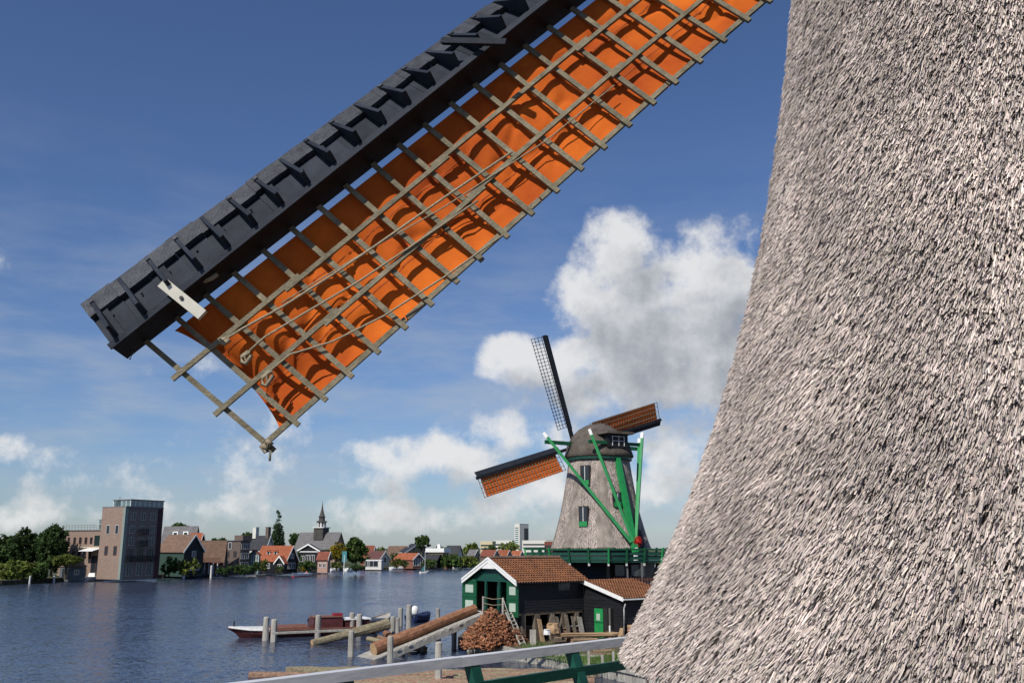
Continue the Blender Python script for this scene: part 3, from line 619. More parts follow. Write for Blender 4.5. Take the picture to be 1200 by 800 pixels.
for lab, xc, yt, hw_, Y, m_, yb, nl in (
    ('pale flowering shrub at the water edge below the dark trees', 20, 655, 24, 190, LEAF_L, 681, 4500),
    ('green shrub between the flowering shrub and the shed', 45, 655, 14, 192, LEAF_M, 681, 3500),
    ('spreading yellow-green shrub tree over the grey boathouse shed', 78, 650, 19, 197, LEAF_L, 662, 4500),
    ('round green bush against the green boarded house wall', 199, 650, 13, 214, LEAF_M, 674, 2500),
    ('light green bush before the black gable', 221, 653, 14, 214, LEAF_L, 673, 2500),
    ('leafy bush tree between orange gable and white window house', 349, 643, 6, 258, LEAF_M, 668, 1600),
    ('dark garden tree behind the pink cottage', 382, 641, 7, 275, LEAF_D, 660, 1600),
    ('small garden tree left of the white boat shed', 431, 648, 5, 300, LEAF_M, 666, 1400),
    ('leafy garden tree right of the maroon roofed gable', 460, 645, 6, 322, LEAF_M, 664, 1600),
    ('dark garden tree beside the black roofed shore house', 487, 643, 7, 318, LEAF_D, 664, 1700),
    ('leafy tree behind the long brown barn roof', 244, 636, 8, 262, LEAF_M, 660, 1600),
    ('garden bush at the side of the glass house', 300, 655, 5, 236, LEAF_M, 671, 1200),
    ('dark bush on the quay before the brown barn', 262, 662, 10, 225, LEAF_D, 673, 1500),
    ('dark bush along the foot of the brick warehouse', 286, 660, 16, 230, LEAF_D, 672, 1800),
    ('bright green bush in front of the orange roof house', 310, 653, 6, 240, LEAF_L, 663, 1400),
    ('grey green bush by the porch house', 328, 661, 6, 236, LEAF_M, 671, 1200),
    ('clipped dark hedge in front of the white window house', 360, 656, 12, 248, LEAF_M, 669, 2500),
    ('yellow flowering bush on the quay by the hedge', 355, 663, 3, 244, LEAF_Y, 669, 700),
    ('pale round bush under the yellow tree', 394, 657, 8, 250, LEAF_L, 667, 1500),
    ('dark bush under the large round tree', 418, 660, 10, 252, LEAF_D, 668, 1500),
    ('bright green bush before the orange roofed boathouse', 465, 651, 8, 292, LEAF_L, 665, 1800),
    ('green bush beside the boathouse brick wall', 474, 655, 7, 296, LEAF_M, 666, 1500),
    ('reddish green bush right of the glazed boathouse', 503, 655, 11, 300, LEAF_M, 666, 1800),
    ('broad green bush mass left of the sawmill gable', 528, 648, 17, 318, LEAF_M, 666, 3500),
    ('rounded green bush close to the sawmill gable', 550, 651, 15, 330, LEAF_L, 665, 2500)):
    tree('shrub', lab, xc, yt, hw_, Y, m_, yb, nl, group='shrubs on the far river bank', cat='shrub')

# ------------------------------------------------------------------ boats and water furniture
def hull_mesh(mb, L, B, H, bow=.35, fl=.55, sheer=.35, mi=0, low=-.25):
    rings = []
    for i in range(15):
        f = i / 14; x = -L / 2 + L * f
        bw = B / 2 * (1 - max(0, (f - (1 - bow)) / bow) ** 2.0 * .97) * (1 - max(0, (.12 - f) / .12) ** 2 * .28)
        zt = H + sheer * max(0, (f - .45) / .55) ** 2 + sheer * .3 * max(0, (.3 - f) / .3) ** 2; k = fl
        ov_ = L * .10 * max(0, (f - .72) / .28) ** 1.5
        rings.append([(x - ov_, -bw * k, low), (x - ov_ * .5, -bw * .95, zt * .45), (x, -bw, zt), (x, -bw + .08 * bw, zt), (x, -bw + .09 * bw, zt - .12), (x, bw - .09 * bw, zt - .12), (x, bw - .08 * bw, zt), (x, bw, zt), (x - ov_ * .5, bw * .95, zt * .45), (x - ov_, bw * k, low)])
    return mb.rings(rings, True, mi)
def boat_at(name, label, pa, pb, B, H, m, group=None, cat='boat', **k):   # stern pixel, bow pixel at waterline
    a, b_ = at_z(*pa, 0), at_z(*pb, 0); d = b_ - a; c = (a + b_) / 2
    r = empty(name, (c.x, c.y, 0), math.atan2(d.y, d.x), label, cat, group)
    hull_mesh(MB(), d.length, B, H, **k).build('hull', m, r, smooth=False); return r, d.length
# long maroon barge at the mooring
bg_, L = boat_at('barge', 'long maroon wooden barge with white foredeck moored between paired piles', (437, 741), (266, 747.5), 2.8, .62, MAROON, bow=.34, sheer=.22)
MB().box(-L * .48, L * .30, -1.22, 1.22, .56, .60).build('deck', REDWOOD, bg_)
b = MB(); b.rings([[(L * f, -w_, z0), (L * f, w_, z0), (L * f, w_ * .96, z1), (L * f, -w_ * .96, z1)] for f, w_, z0, z1 in ((.24, 1.30, .55, .74), (.30, 1.22, .58, .76), (.37, .98, .62, .80), (.43, .62, .70, .86), (.495, .1, .80, .92))]); b.build('foredeck', WHITEW, bg_)
b = MB()
for s in (-1, 1): b.bar((-L * .46, s * 1.42, .60), (L * .22, s * 1.42, .60), .1, .12)
b.build('rubbing_strake', REDWOOD, bg_)
c1 = MB().hexa([(-L * .26, -1.0, .60), (-L * .05, -1.0, .60), (-L * .05, 1.0, .60), (-L * .26, 1.0, .60), (-L * .26, -.92, 1.42), (-L * .06, -.92, 1.36), (-L * .06, .92, 1.36), (-L * .26, .92, 1.42)]).build('cabin', MAROON, bg_)
MB().box(-L * .265, -L * .055, -1.0, 1.0, 1.42, 1.48).build('cabin_roof', REDWOOD, c1)
for k in range(3): MB().box(-L * .24 + k * .9, -L * .24 + k * .9 + .45, -1.0, -.95, .95, 1.25).build('cabin_window', GLASS, c1)
c2 = MB().box(-L * .45, -L * .28, -.9, .9, .60, 1.18).build('wheelhouse', MAROON, bg_); MB().box(-L * .46, -L * .27, -1.02, 1.02, 1.18, 1.27).build('wheelhouse_roof', WHITE, c2)
for k in range(3): MB().box(-L * .43 + k * .75, -L * .43 + k * .75 + .5, -.93, -.89, .8, 1.08).build('cabin_window', GLASS, c2)
MB().box(-L * .27, -L * .21, -.4, .4, 1.49, 1.68).build('red_deck_box', mat('dull_red_cover', (.22, .02, .03), .7), bg_)
b = MB(); b.prism([(-L * .02, -1.0, .60), (-L * .02, 1.0, .60), (-L * .02, 1.0, .74), (-L * .02, 0, .92), (-L * .02, -1.0, .74)], (L * .23, 0, 0)); b.build('hatch_cover', REDWOOD, bg_)
MB().box(-L * .13, -L * .11, -1.05, -.98, .62, 1.5).build('door_frame', WHITEW, bg_)
MB().tube([(L * .46, 0, .8), (L * .46, 0, 1.3)], .06, 6).build('bow_bollard', BLACKH, bg_)
t_, L = boat_at('sailing_tender', 'grey open wooden boat with raised pale bow moored behind the barge', (423, 738), (456, 731.5), 1.9, .75, GREYPILE, bow=.5, sheer=.40)
b = MB()
for f in (-.3, -.05, .2): b.box(L * f - .15, L * f + .15, -.85, .85, .5, .58)
b.build('thwart', REDWOOD, t_); MB().box(-L * .5, L * .1, -.97, .97, .68, .76).build('gunwale', BLACKH, t_)
# piles
def pile(x, yb, h, r, lab, group=None, lean=0., z=0, m=GREYPILE):
    p = at_z(x, yb, z); mb = MB(); H = h
    mb.tube([(0, 0, -1.2), (lean * .3, 0, 0), (lean * .7, 0, H * .6), (lean, 0, H - .06), (lean, 0, H)], [r, r, r * .95, r * .92, r * .7], 10, jit=.06)
    o = mb.build('mooring_pile', m); o.location = (p.x, p.y, z); return tag(o, lab, 'mooring pile', group)
for x, yb, h, r, lab in (
    (311, 750, 1.75, .24, 'tall grey mooring pile of the pair at the barge foredeck, outer one'), (320.5, 751.5, 1.65, .25, 'grey mooring pile of the pair at the barge foredeck, inner one'),
    (364.5, 741, 1.35, .22, 'grey mooring pile behind the barge deck beside the cabin'), (372, 749, 1.85, .23, 'grey mooring pile in front of the barge cabin'),
    (412, 743, 1.75, .23, 'grey mooring pile at the barge wheelhouse, outer one'), (420.5, 743.5, 1.65, .24, 'grey mooring pile at the barge wheelhouse, inner one'),
    (411, 769, 1.65, .20, 'short grey pile with a cord standing alone before the sloping log'), (460, 748, 1.7, .22, 'pale pile at the lower end of the log ramp'),
    (457, 776, 1.6, .2, 'thin grey pile among the floating logs below the ramp'), (513.5, 800, 2.1, .2, 'grey pile in the log pond beneath the white rail'),
    (469, 733, 1.6, .22, 'grey pile behind the ramp beside the blue dinghy'), (479, 737, 2.1, .25, 'taller grey pile behind the ramp beside the blue dinghy'), (513, 729, 1.3, .22, 'pale pile top showing behind the ramp near the gable'), (465.5, 742, 1.3, .2, 'short pale pile at the foot of the ramp beside the big logs')):
    pile(x, yb, h, r, lab, 'mooring piles near the sawmill')
for x, yb, h, r, lab in ((215, 677.5, 2.3, .3, 'white mooring pile before the moored dark sloop'), (247, 677, 2.9, .25, 'white mooring pile right of the dark sloop'), (236, 676, 1.6, .2, 'small white pile between sloop and barn'), (335.5, 670, 6.5, .22, 'tall pale pole at the corner of the orange gable house'), (311, 671, 4.0, .2, 'white post before the glass house'), (34.5, 684, 1.6, .18, 'pale post at the shore before the flowering shrub'), (63, 682.5, 1.4, .18, 'pale post on the quay left of the shed')):
    pile(x, yb, h, r, lab, 'posts along the far bank', m=WHITEW)
# walkway beam between the piles
p, q_ = at_z(322, 746, .55), at_z(436, 741, .55)
b = MB(); b.bar(p + Vector((0, -.9, .35)), q_ + Vector((0, -.9, .35)), .4, .14); tag(b.build('fender_beam', GREYPILE), 'long pale fender beam along the barge side between the piles', 'beam')
# other boats
def small_boat(name, label, pa, pb, B, H, m, deck=None, cab=None, **k):
    r, L = boat_at(name, label, pa, pb, B, H, m, **k)
    if deck: MB().rings([[(L * f, -B * w_, H - .03), (L * f, B * w_, H - .03), (L * f, B * w_, H + .10 + .05 * f), (L * f, -B * w_, H + .10 + .05 * f)] for f, w_ in ((.05, .44), (.2, .42), (.33, .28), (.46, .06))]).build('foredeck', deck, r)
    if cab: b_ = MB(); b_.hexa([(-L * .12, -B * .32, H), (L * .14, -B * .32, H), (L * .14, B * .32, H), (-L * .12, B * .32, H), (-L * .1, -B * .27, H + .75), (L * .04, -B * .27, H + .75), (L * .04, B * .27, H + .75), (-L * .1, B * .27, H + .75)]); c_ = b_.build('cabin', cab, r); MB().box(-L * .07, L * .03, -B * .31, -B * .28, H + .3, H + .6).build('cabin_window', GLASS, c_)
    b_ = MB()
    for f in (-.36, -.22): b_.box(L * f - .14, L * f + .14, -B * .4, B * .4, H * .6, H * .6 + .07)
    b_.build('thwart', REDWOOD, r); return r, L
small_boat('motor_boat', 'moored motor boat with red brown canvas deck at the left bank', (2, 685), (27, 682.5), 2.2, .8, WHITEW, REDWOOD, REDWOOD)
small_boat('motor_boat', 'white covered motor boat moored before the tower corner', (97, 681), (121, 679.5), 2.4, .9, WHITE, WHITE, WHITE)
small_boat('sloop', 'dark blue sloop with white rim moored by the round bush', (243, 676), (217, 677.3), 2.2, .8, BLACKH, WHITEW)
small_boat('rowing_boat', 'small pale rowing boat pulled in before the brown barn', (266, 674.5), (252, 675), 1.6, .6, WHITEW)
rb, L = small_boat('speed_boat', 'white speed boat with red waterline crossing the river with two people', (363, 674.5), (342, 676), 1.9, .75, WHITE, WHITE)
MB().rings([[(L * f, s * w_, z) for s, z in ((-1, .02), (1, .02), (1, .2), (-1, .2))] for f, w_ in ((-.505, .72), (-.2, .90), (.15, .89), (.3, .76), (.40, .45), (.46, .2))]).build('red_boot_top', RED, rb)
MB().box(-L * .53, -L * .47, -.18, .18, .3, 1.15).build('outboard_motor', BLACKH, rb)
for x, lab, pa, pb, m_ in ((0, 'long white yacht hull with red stripe before the bright bush', (457, 667.3), (478, 667), WHITE), (1, 'white launch before the glazed boathouse', (486, 667), (497, 666.8), WHITE), (2, 'white and black cruiser moored under the broad bush', (508, 666.3), (521, 666), WHITE), (3, 'small red brown boat beside the white cruiser', (522, 665.8), (529, 665.6), REDWOOD), (4, 'white boat moored under the bush mass, left of the last boat', (530, 665.3), (537, 665.2), WHITE), (5, 'dark hulled boat nearest the sawmill gable', (538, 665), (547, 664.6), BLACKH), (6, 'low white motor boat on the quay under the yellow tree', (386, 669.5), (398, 669.3), WHITE), (7, 'dark moored boat below the clipped hedge', (362, 670.5), (376, 670.2), BLACKH), (8, 'white boat under the large round tree', (404, 669.2), (413, 669), WHITE)):
    small_boat('moored_boat', lab, pa, pb, 2.3, .9, m_, WHITE, WHITE if x in (1, 2, 4) else None, group='boats moored along the far bank')
p = at_z(497, 671.5, 0); dg = empty('sailing_dinghy', (p.x, p.y, 0), R(20), 'tiny white dinghy with pale mast alone on the open river', 'boat')
hull_mesh(MB(), 2.6, 1.1, .45).build('hull', WHITE, dg); MB().tube([(.2, 0, .2), (.2, 0, 6)], .05, 6).build('mast', WHITE, dg); MB().prism([(.2, 0, .8), (-.9, 0, .8), (.2, 0, 2.4)], (0, .02, 0)).build('furled_sail', TEAL, dg)
p = at_z(403, 668.5, .9); sg = empty('navigation_sign', (p.x, p.y, 0), 0, 'teal navigation mark on a pole at the far quay', 'sign')
MB().tube([(0, 0, -.5), (0, 0, 5)], .12, 8).build('pole', WHITEW, sg); MB().box(-.6, .6, -.08, .08, 3.2, 6).build('board', TEAL, sg)

def person(label, loc, rz, shirt, trouser, seated=True, k=1.0):
    """one continuous lofted body: hips, torso, shoulders, neck, head, with arms and bent legs joined on"""
    r = empty('person', loc, rz, label, 'person', 'people out on the river')
    mb = MB(); prof = [(.16, .11, 0), (.18, .13, .1), (.15, .11, .25), (.19, .12, .42), (.2, .11, .5), (.07, .07, .56), (.06, .06, .6), (.085, .1, .65), (.095, .11, .72), (.08, .1, .8), (.03, .04, .845)]
    mb.rings([[(a * math.cos(t), b * math.sin(t), z) for t in (2 * math.pi * j / 10 for j in range(10))] for a, b, z in prof])
    for s in (-1, 1):
        mb.tube([(s * .19, 0, .48), (s * .24, -.05, .24), (s * .16, -.26, .14)], [.055, .045, .035], 6)
        mb.tube([(s * .09, 0, .05), (s * .11, -.42, .06), (s * .11, -.44, -.38)], [.09, .07, .05], 6)
    mi = []
    o = mb.build('body', [shirt, trouser, SKIN], r)
    for pl in o.data.polygons:
        c = pl.center; pl.material_index = 2 if c.z > .55 else (1 if (c.z < .09 or c.y < -.3) else 0)
    MB().rings([[(a * math.cos(t), .015 + a * 1.15 * math.sin(t), z) for t in (2 * math.pi * j / 10 for j in range(10))] for a, z in ((.098, .73), (.104, .79), (.08, .85), (.02, .875))]).build('hair', HAIRM, r)
    return r
for f, sh_, lab in ((-.3, CLOTH_P, 'seated person in pink top steering the white speed boat'), (-.05, CLOTH_D, 'seated person in dark top on the white speed boat')):
    v_ = rb.matrix_basis @ Vector((L * f, 0, .55)); person(lab, (v_.x, v_.y, .55), rb.rotation_euler.z + math.pi / 2, sh_, CLOTH_D)
# blue dinghy with white outboard behind the ramp, second one below the ramp
db, L = small_boat('dinghy', 'blue covered dinghy moored behind the log ramp', (480, 729.5), (502, 727), 1.7, .6, BLUEP, BLUEP)
def outboard(loc, rz, m, lab):
    r = empty('outboard_motor', loc, rz, lab, 'outboard motor')
    MB().rings([[(a * math.cos(t), b * math.sin(t), z) for t in (2 * math.pi * j / 12 for j in range(12))] for a, b, z in ((.2, .16, .0), (.3, .22, .15), (.33, .23, .45), (.28, .2, .7), (.12, .1, .82))]).build('cowling', m, r, smooth=True)
    MB().tube([(0, 0, .05), (.03, 0, -.75)], [.12, .08], 8).build('leg', STEEL, r)
    MB().tube([(-.15, 0, .1), (-.55, 0, .2)], [.04, .03], 6).build('tiller', IRON, r); return r
v_ = at_z(486, 729.5, 0); outboard((v_.x, v_.y, .75), .3, WHITE, 'white covered outboard motor on the blue dinghy')
v_ = at_z(531, 756, 0); outboard((v_.x, v_.y, .72), 1.2, STEEL, 'grey outboard motor hanging under the log ramp')

# ------------------------------------------------------------------ sawmill boathouse with ramp, heap and yard things
def pantiles(P0, U, V, Nn, lu, lv, tw=.24, tl=.30):
    P0, U, V, Nn = Vector(P0), Vector(U), Vector(V), Vector(Nn); nu = int(lu / tw) * 4; nv = max(2, int(lv / tl)); Vs = []; Fs = []
    for i in range(nv):
        jx = random.uniform(-.02, .02)
        for e in (0, 1):
            for j in range(nu + 1):
                f = j / 4; h = .055 * math.sin(2 * math.pi * f) + (.10 if e == 0 else .0) + random.uniform(-.006, .006)
                k = (i + e) * lv / nv - (.05 if e == 0 else 0) + random.uniform(-.012, .012)
                Vs.append(P0 + U * (j * lu / nu + jx) + V * k + Nn * (h + .02))
        o = i * 2 * (nu + 1)
        for j in range(nu): Fs.append((o + j, o + j + 1, o + nu + 2 + j, o + nu + 1 + j))
    return MB().add(Vs, Fs)
bn = House('sawmill_boathouse', 'black boarded boathouse with brown pantile roof, white gable boards and open green doors', 'boathouse', 606, 66, 550, 683, -52, YZ)
W, D = bn.W, bn.D; HE = bn.h(680); HR = HE + 1.38; FL = 2.0
print('barn W D HE', W, D, HE)
root = bn.root
# side wall of clapboards on posts
nb = 12; zz = np.linspace(FL - .1, HE, nb + 1)
for k in range(nb):
    b = MB(); z0, z1 = zz[k], zz[k + 1]
    b.hexa([(-.02, .02, z0), (.035, .02, z0), (.035, D, z0), (-.02, D, z0), (-.02, .02, z1 + .02), (.008, .02, z1 + .02), (.008, D, z1 + .02), (-.02, D, z1 + .02)]); b.build('wall_board', TAR, root)
MB().box(-W + .05, -.1, .02, .14, FL - .3, FL).build('sill_beam', TAR, root)
MB().box(-W, -W + .1, 0, D, -.6, HE).build('wall', TAR, root); MB().box(-W, 0, D - .1, D, -.6, HE).build('wall', TAR, root)
MB().box(-W + .1, -.05, .05, D, FL - .25, FL - .1).build('floor', PLANK, root)
MB().prism([(-W, D - .1, HE), (0, D - .1, HE), (-W / 2, D - .1, HR)], (0, .1, 0)).build('gable_wall', TAR, root)
for k in range(9):
    f0, f1 = k / 9, (k + 1) / 9; z0 = HE - .12 + (HR - HE) * f0; z1 = HE - .12 + (HR - HE) * f1
    hw0 = W / 2 * (1 - f0); hw1 = W / 2 * max(.02, 1 - f1)
    MB().hexa([(-W / 2 - hw0, -.03, z0), (-W / 2 + hw0, -.03, z0), (-W / 2 + hw0, .05, z0), (-W / 2 - hw0, .05, z0), (-W / 2 - hw1, -.005, z1), (-W / 2 + hw1, -.005, z1), (-W / 2 + hw1, .05, z1), (-W / 2 - hw1, .05, z1)]).build('gable_board', GREEN_D, root)
for x0, x1 in ((-W, -W * .90), (-W * .11, -.001)):
    MB().box(x0, x1, -.04, .08, -.4, HE - .12).build('corner_board', TAR, root)
for x in (-W * .64, -W * .36): MB().box(x - .09, x + .09, -.02, .12, FL, HE - .12).build('door_post', GREEN_D, root)
MB().box(-W * .46, -W * .40, .25, 1.5, FL, HE - .2).build('inner_door', GREEN_D, root)
# green door leaves standing open either side
for xa, xb in ((-W - .62, -W * .80), (-W * .17, .30)):
    d_ = MB().box(xa, xb, -.17, -.09, FL - .35, HE - .02).build('door_leaf', GREEN, root); w_ = xb - xa
    for zf in (.16, .62):
        h_ = HE - FL + .3; MB().box(xa + w_ * .25, xb - w_ * .2, -.19, -.172, FL - .35 + h_ * zf, FL - .35 + h_ * (zf + .23)).build('door_pane', mat('pale_curtain_pane', (.42, .50, .42), .4, .1), d_)
    for zf in (.04, .5, .95): MB().box(xa, xb, -.195, -.172, FL - .35 + (HE - FL + .3) * zf - .05, FL - .35 + (HE - FL + .3) * zf + .05).build('door_rail', GREEN, d_)
# roof
sl = (HR - HE) / (W / 2); o = .34; v_ = Vector((-W / 2, 0, HR - HE)).normalized(); nr = Vector((sl, 0, 1)).normalized()
lv = math.hypot(W / 2 + o, (W / 2 + o) * sl)
rf = pantiles((o, -o, HE - o * sl), (0, 1, 0), v_, nr, D + o + .3, lv).build('roof_tiles', TILE_B, root, smooth=False); rf['kind'] = 'stuff'
v2 = Vector((W / 2, 0, HR - HE)).normalized()
rf2 = pantiles((-W - o, D + .3, HE - o * sl), (0, -1, 0), v2, Vector((-sl, 0, 1)).normalized(), D + o + .3, lv).build('roof_tiles', TILE_B, root); rf2['kind'] = 'stuff'
b = MB(); b.prism([(o, -o + .03, HE - o * sl - .06), (-W / 2, -o + .03, HR - .06), (-W - o, -o + .03, HE - o * sl - .06), (-W / 2, -o + .03, HR - .02)], (0, D + o + .2, 0)); b.build('roof_deck', TAR, root)
for s in (-1, 1):
    xe = -W / 2 + s * (W / 2 + o + .05); zE = HE - o * sl
    for dz, th_, yy in ((-.12, .2, -o - .06), (.10, .08, -o - .10)):
        MB().prism([(xe, yy, zE + dz - .06), (-W / 2, yy, HR + dz - .06), (-W / 2, yy, HR + dz + th_), (xe, yy, zE + dz + th_)] if s > 0 else [(-W / 2, yy, HR + dz - .06), (xe, yy, zE + dz - .06), (xe, yy, zE + dz + th_), (-W / 2, yy, HR + dz + th_)], (0, .06, 0)).build('barge_board', WHITE, root)
MB().prism([(-W / 2 - .8, -o - .03, HR - .62), (-W / 2 + .8, -o - .03, HR - .62), (-W / 2, -o - .03, HR - .05)], (0, .05, 0)).build('white_gable_panel', WHITE, root)
b = MB()
for k in range(int((D + .8) / .33)): y = -o + .2 + k * .33; b.tube([(-W / 2, y - .17, HR + .1), (-W / 2, y + .17, HR + .12)], [.13, .15], 8)
b.build('ridge_tiles', TILE_N, root)['kind'] = 'stuff'
MB().bar((o + .07, -o, HE - o * sl + .0), (o + .07, D, HE - o * sl), .1, .06).build('gutter', TAR, root)
MB().box(.0, .05, D * .60, D * .78, HE - .75, HE - .2).build('wall_panel', mat('dull_grey_pane', (.05, .055, .06), .3), root)
for k, f in enumerate((.06, .26, .48, .66, .86)): MB().obox((-.15, D * f + .2, FL / 2 - .2), (.16, 0, 0), (0, .17 + .05 * (k % 2), 0), (0, 0, FL / 2 + .2)).build('brick_pillar', DULLW, root)
# boards leaning under the floor
for k, (f, h_, w_, m_) in enumerate(((.30, 1.5, .18, PLANK), (.50, 1.75, .17, DULLW), (.56, 1.6, .14, DULLW), (.70, 1.7, .16, DULLW), (.80, 1.55, .14, DULLW), (.91, 1.5, .22, GREYPILE))):
    b = MB(); b.hexa([(.42, D * f - w_, 0), (.47, D * f - w_, 0), (.47, D * f + w_, 0), (.42, D * f + w_, 0), (.06, D * f - w_, h_), (.11, D * f - w_, h_), (.11, D * f + w_ * .8, h_ - .05), (.06, D * f + w_ * .8, h_ - .05)])
    o_ = b.build('leaning_board', m_); v3 = root.matrix_basis @ Vector((.05, 0, .01)); o_.location = v3; o_.rotation_euler = root.rotation_euler
    tag(o_, 'sawn grey board leaning against the pillars under the boathouse' if k else 'short brown board leaning against the first pillar', 'board', 'boards leaning under the boathouse')
# lean-to workshop
cth, sth = math.cos(R(-52)), math.sin(R(-52))
P2 = root.matrix_basis @ Vector((0, D, 0)); W2 = abs(kx(P2.x, P2.y, cth, sth, 728)); P3 = root.matrix_basis @ Vector((W2, D, 0)); D2 = abs(kx(P3.x, P3.y, -sth, cth, 785))
z3 = zpx(700, P3.y) - YZ; zt = HE - .12; print('leanto', W2, D2, z3, zt)
lt = empty('workshop_lean_to', P2, R(-52), 'black boarded lean-to workshop with white verge board and green half door', 'workshop')
nbd = 13
for k in range(nbd):
    z0 = -.3 + (z3 + .3) * k / nbd; z1 = -.3 + (z3 + .3) * (k + 1) / nbd
    for x0, x1 in ((.05, W2 * .50), (W2 * .78, W2)) if z0 < 1.95 else ((.05, W2),):
        MB().hexa([(x0, -.035, z0), (x1, -.035, z0), (x1, .03, z0), (x0, .03, z0), (x0, -.008, z1 + .02), (x1, -.008, z1 + .02), (x1, .03, z1 + .02), (x0, .03, z1 + .02)]).build('wall_board', TAR, lt)
    MB().hexa([(W2 - .03, .03, z0), (W2 + .035, .03, z0), (W2 + .035, D2, z0), (W2 - .03, D2, z0), (W2 - .03, .03, z1 + .02), (W2 + .008, .03, z1 + .02), (W2 + .008, D2, z1 + .02), (W2 - .03, D2, z1 + .02)]).build('wall_board', TAR, lt)
MB().prism([(.05, -.01, z3), (W2, -.01, z3), (.05, -.01, zt)], (0, .06, 0)).build('gable_boarding', TAR, lt)
MB().box(.0, W2, D2 - .1, D2, -.3, z3).build('back_wall', TAR, lt); MB().box(.05, W2, .1, D2, -.05, .0).build('floor', PLANK, lt)
gd = MB().box(W2 * .30, W2 * .52, -.10, -.05, .15, 2.1).build('green_door', GREEN_B, lt); MB().box(W2 * .36, W2 * .45, -.12, -.102, 1.3, 1.75).build('door_pane', mat('pale_curtain_pane', (.42, .50, .42)), gd); MB().box(W2 * .30, W2 * .52, -.115, -.10, 1.12, 1.2).build('door_rail', GREEN, gd)
MB().box(W2 * .66, W2 * .685, -.06, .02, .0, 1.0).build('door_jamb', WHITE, lt)
s3 = (zt - z3) / W2; v4 = Vector((-W2, 0, zt - z3)).normalized(); n4 = Vector((s3, 0, 1)).normalized()
pantiles((W2 + .3, -.25, z3 - .3 * s3), (0, 1, 0), v4, n4, D2 + .3, math.hypot(W2 + .3, (W2 + .3) * s3)).build('roof_tiles', TILE_B, lt)['kind'] = 'stuff'
MB().prism([(W2 + .3, -.2, z3 - .3 * s3 - .08), (0, -.2, zt - .08), (0, -.2, zt - .02), (W2 + .3, -.2, z3 - .3 * s3 - .02)], (0, D2 + .2, 0)).build('roof_deck', TAR, lt)
MB().prism([(W2 + .34, -.32, z3 - .34 * s3 - .14), (W2 + .34, -.32, z3 - .34 * s3 + .12), (-.1, -.32, zt + .16), (-.1, -.32, zt - .12)], (0, .06, 0)).build('verge_board', WHITE, lt)
MB().bar((W2 + .38, -.3, z3 - .3 * s3 - .02), (W2 + .38, D2, z3 - .3 * s3 - .02), .12, .09).build('gutter', WHITE, lt)
MB().tube([(W2 + .36, -.1, z3 - .4), (W2 + .2, -.08, z3 - .7), (W2 + .12, -.08, .2)], .045, 8).build('downpipe', WHITEW, lt)
MB().box(W2 + .0, W2 + .07, D2 * .35, D2 * .75, 1.1, 1.7).build('side_window', GREEN_D, lt)
# stack of split planks by the workshop
st = lt.matrix_basis @ Vector((W2 + .75, 1.2, 0))
for r_ in range(7):
    for c in range(2):
        o_ = MB().box(-.35, .35, -1.2, 1.2, 0, .15).build('stacked_slab', BARK_R if (r_ + c) % 3 else CUT); o_.location = st + Vector((c * .62 + random.uniform(-.06, .06), c * -.45, r_ * .165 + .01)); o_.rotation_euler = (0, 0, R(-52) + random.uniform(-.06, .06)); tag(o_, 'rough sawn slab in the stack beside the workshop wall', 'timber', 'slabs stacked beside the workshop')
tr = MB(); p_ = lt.matrix_basis @ Vector((W2 + .25, -.55, 0)); tr.hexa([(-.26, -.1, 0), (.26, -.1, 0), (.26, .1, 0), (-.26, .1, 0), (-.16, .15, .95), (.16, .15, .95), (.12, .25, .95), (-.12, .25, .95)])
o_ = tr.build('wood_wedge', PLANK); o_.location = p_; o_.rotation_euler = (0, 0, R(-52)); tag(o_, 'pale tapered plank standing at the workshop downpipe', 'plank')

# log ramp up to the doors
rp = empty('log_ramp', root.location, R(-52), 'long timber slipway rising from the river to the boathouse doors', 'ramp')
RL = 10.2; y1 = -RL; za, zb_ = FL - .05, -YZ - .25
def rz_(y): return za + (zb_ - za) * (y / y1)
xs0, xs1 = -W * .93, -W * .56
for x in (xs0, (xs0 + xs1) / 2, xs1): MB().bar((x, -.2, rz_(-.2) - .28), (x, y1, rz_(y1) - .28), .26, .34).build('beam', GREYPILE, rp)
for k in range(34):
    y = -.25 - (RL - .4) * k / 34; z = rz_(y)
    MB().obox(((xs0 + xs1) / 2, y, z - .06), ((xs1 - xs0) / 2 + random.uniform(.02, .2), 0, 0), (0, .125, -.125 * (zb_ - za) / RL * -1 * -1), (0, 0, .045)).build('plank', GREYPILE, rp)
for k in range(3):
    for x in (xs0 + .1, xs1 - .1): y = -1.6 - 2.6 * k; MB().box(x - .13, x + .13, y - .13, y + .13, -2, rz_(y) - .4).build('trestle_post', GREYPILE, rp)
def log(name, p, q, r0, r1, m, lab, group=None, n=11):
    p, q = Vector(p), Vector(q); c = (p + q) / 2; mb = MB(); k = 7
    off = [Vector((random.uniform(-1, 1), random.uniform(-1, 1), random.uniform(-.6, .6))) * r0 * .22 for _ in range(k)]
    mb.tube([p - c + (q - p) * i / (k - 1) + off[i] for i in range(k)], [(r0 + (r1 - r0) * i / (k - 1)) * random.uniform(.91, 1.08) for i in range(k)], n, jit=.08); mb.mi[-1] = mb.mi[-2] = 1
    o_ = mb.build(name, [m, CUT], smooth=False); o_.location = c; return tag(o_, lab, 'log', group)
RM = rp.matrix_basis
def on_ramp(x, y, up): return RM @ Vector((x, y, rz_(y) + up))
log('ramp_log', on_ramp(xs1 - .75, -.7, .34), on_ramp(xs1 - .85, -8.8, .36), .31, .39, BARK_R, 'thick orange-brown barked log lying up the ramp')
a_, b_ = at_z(366, 755, .0), at_z(455, 741, .55)
log('sloping_log', a_ + Vector((0, 0, .12)), b_ + Vector((0, 0, .65)), .24, .42, BARK_G, 'long grey-olive log sloping out of the water beside the piles')
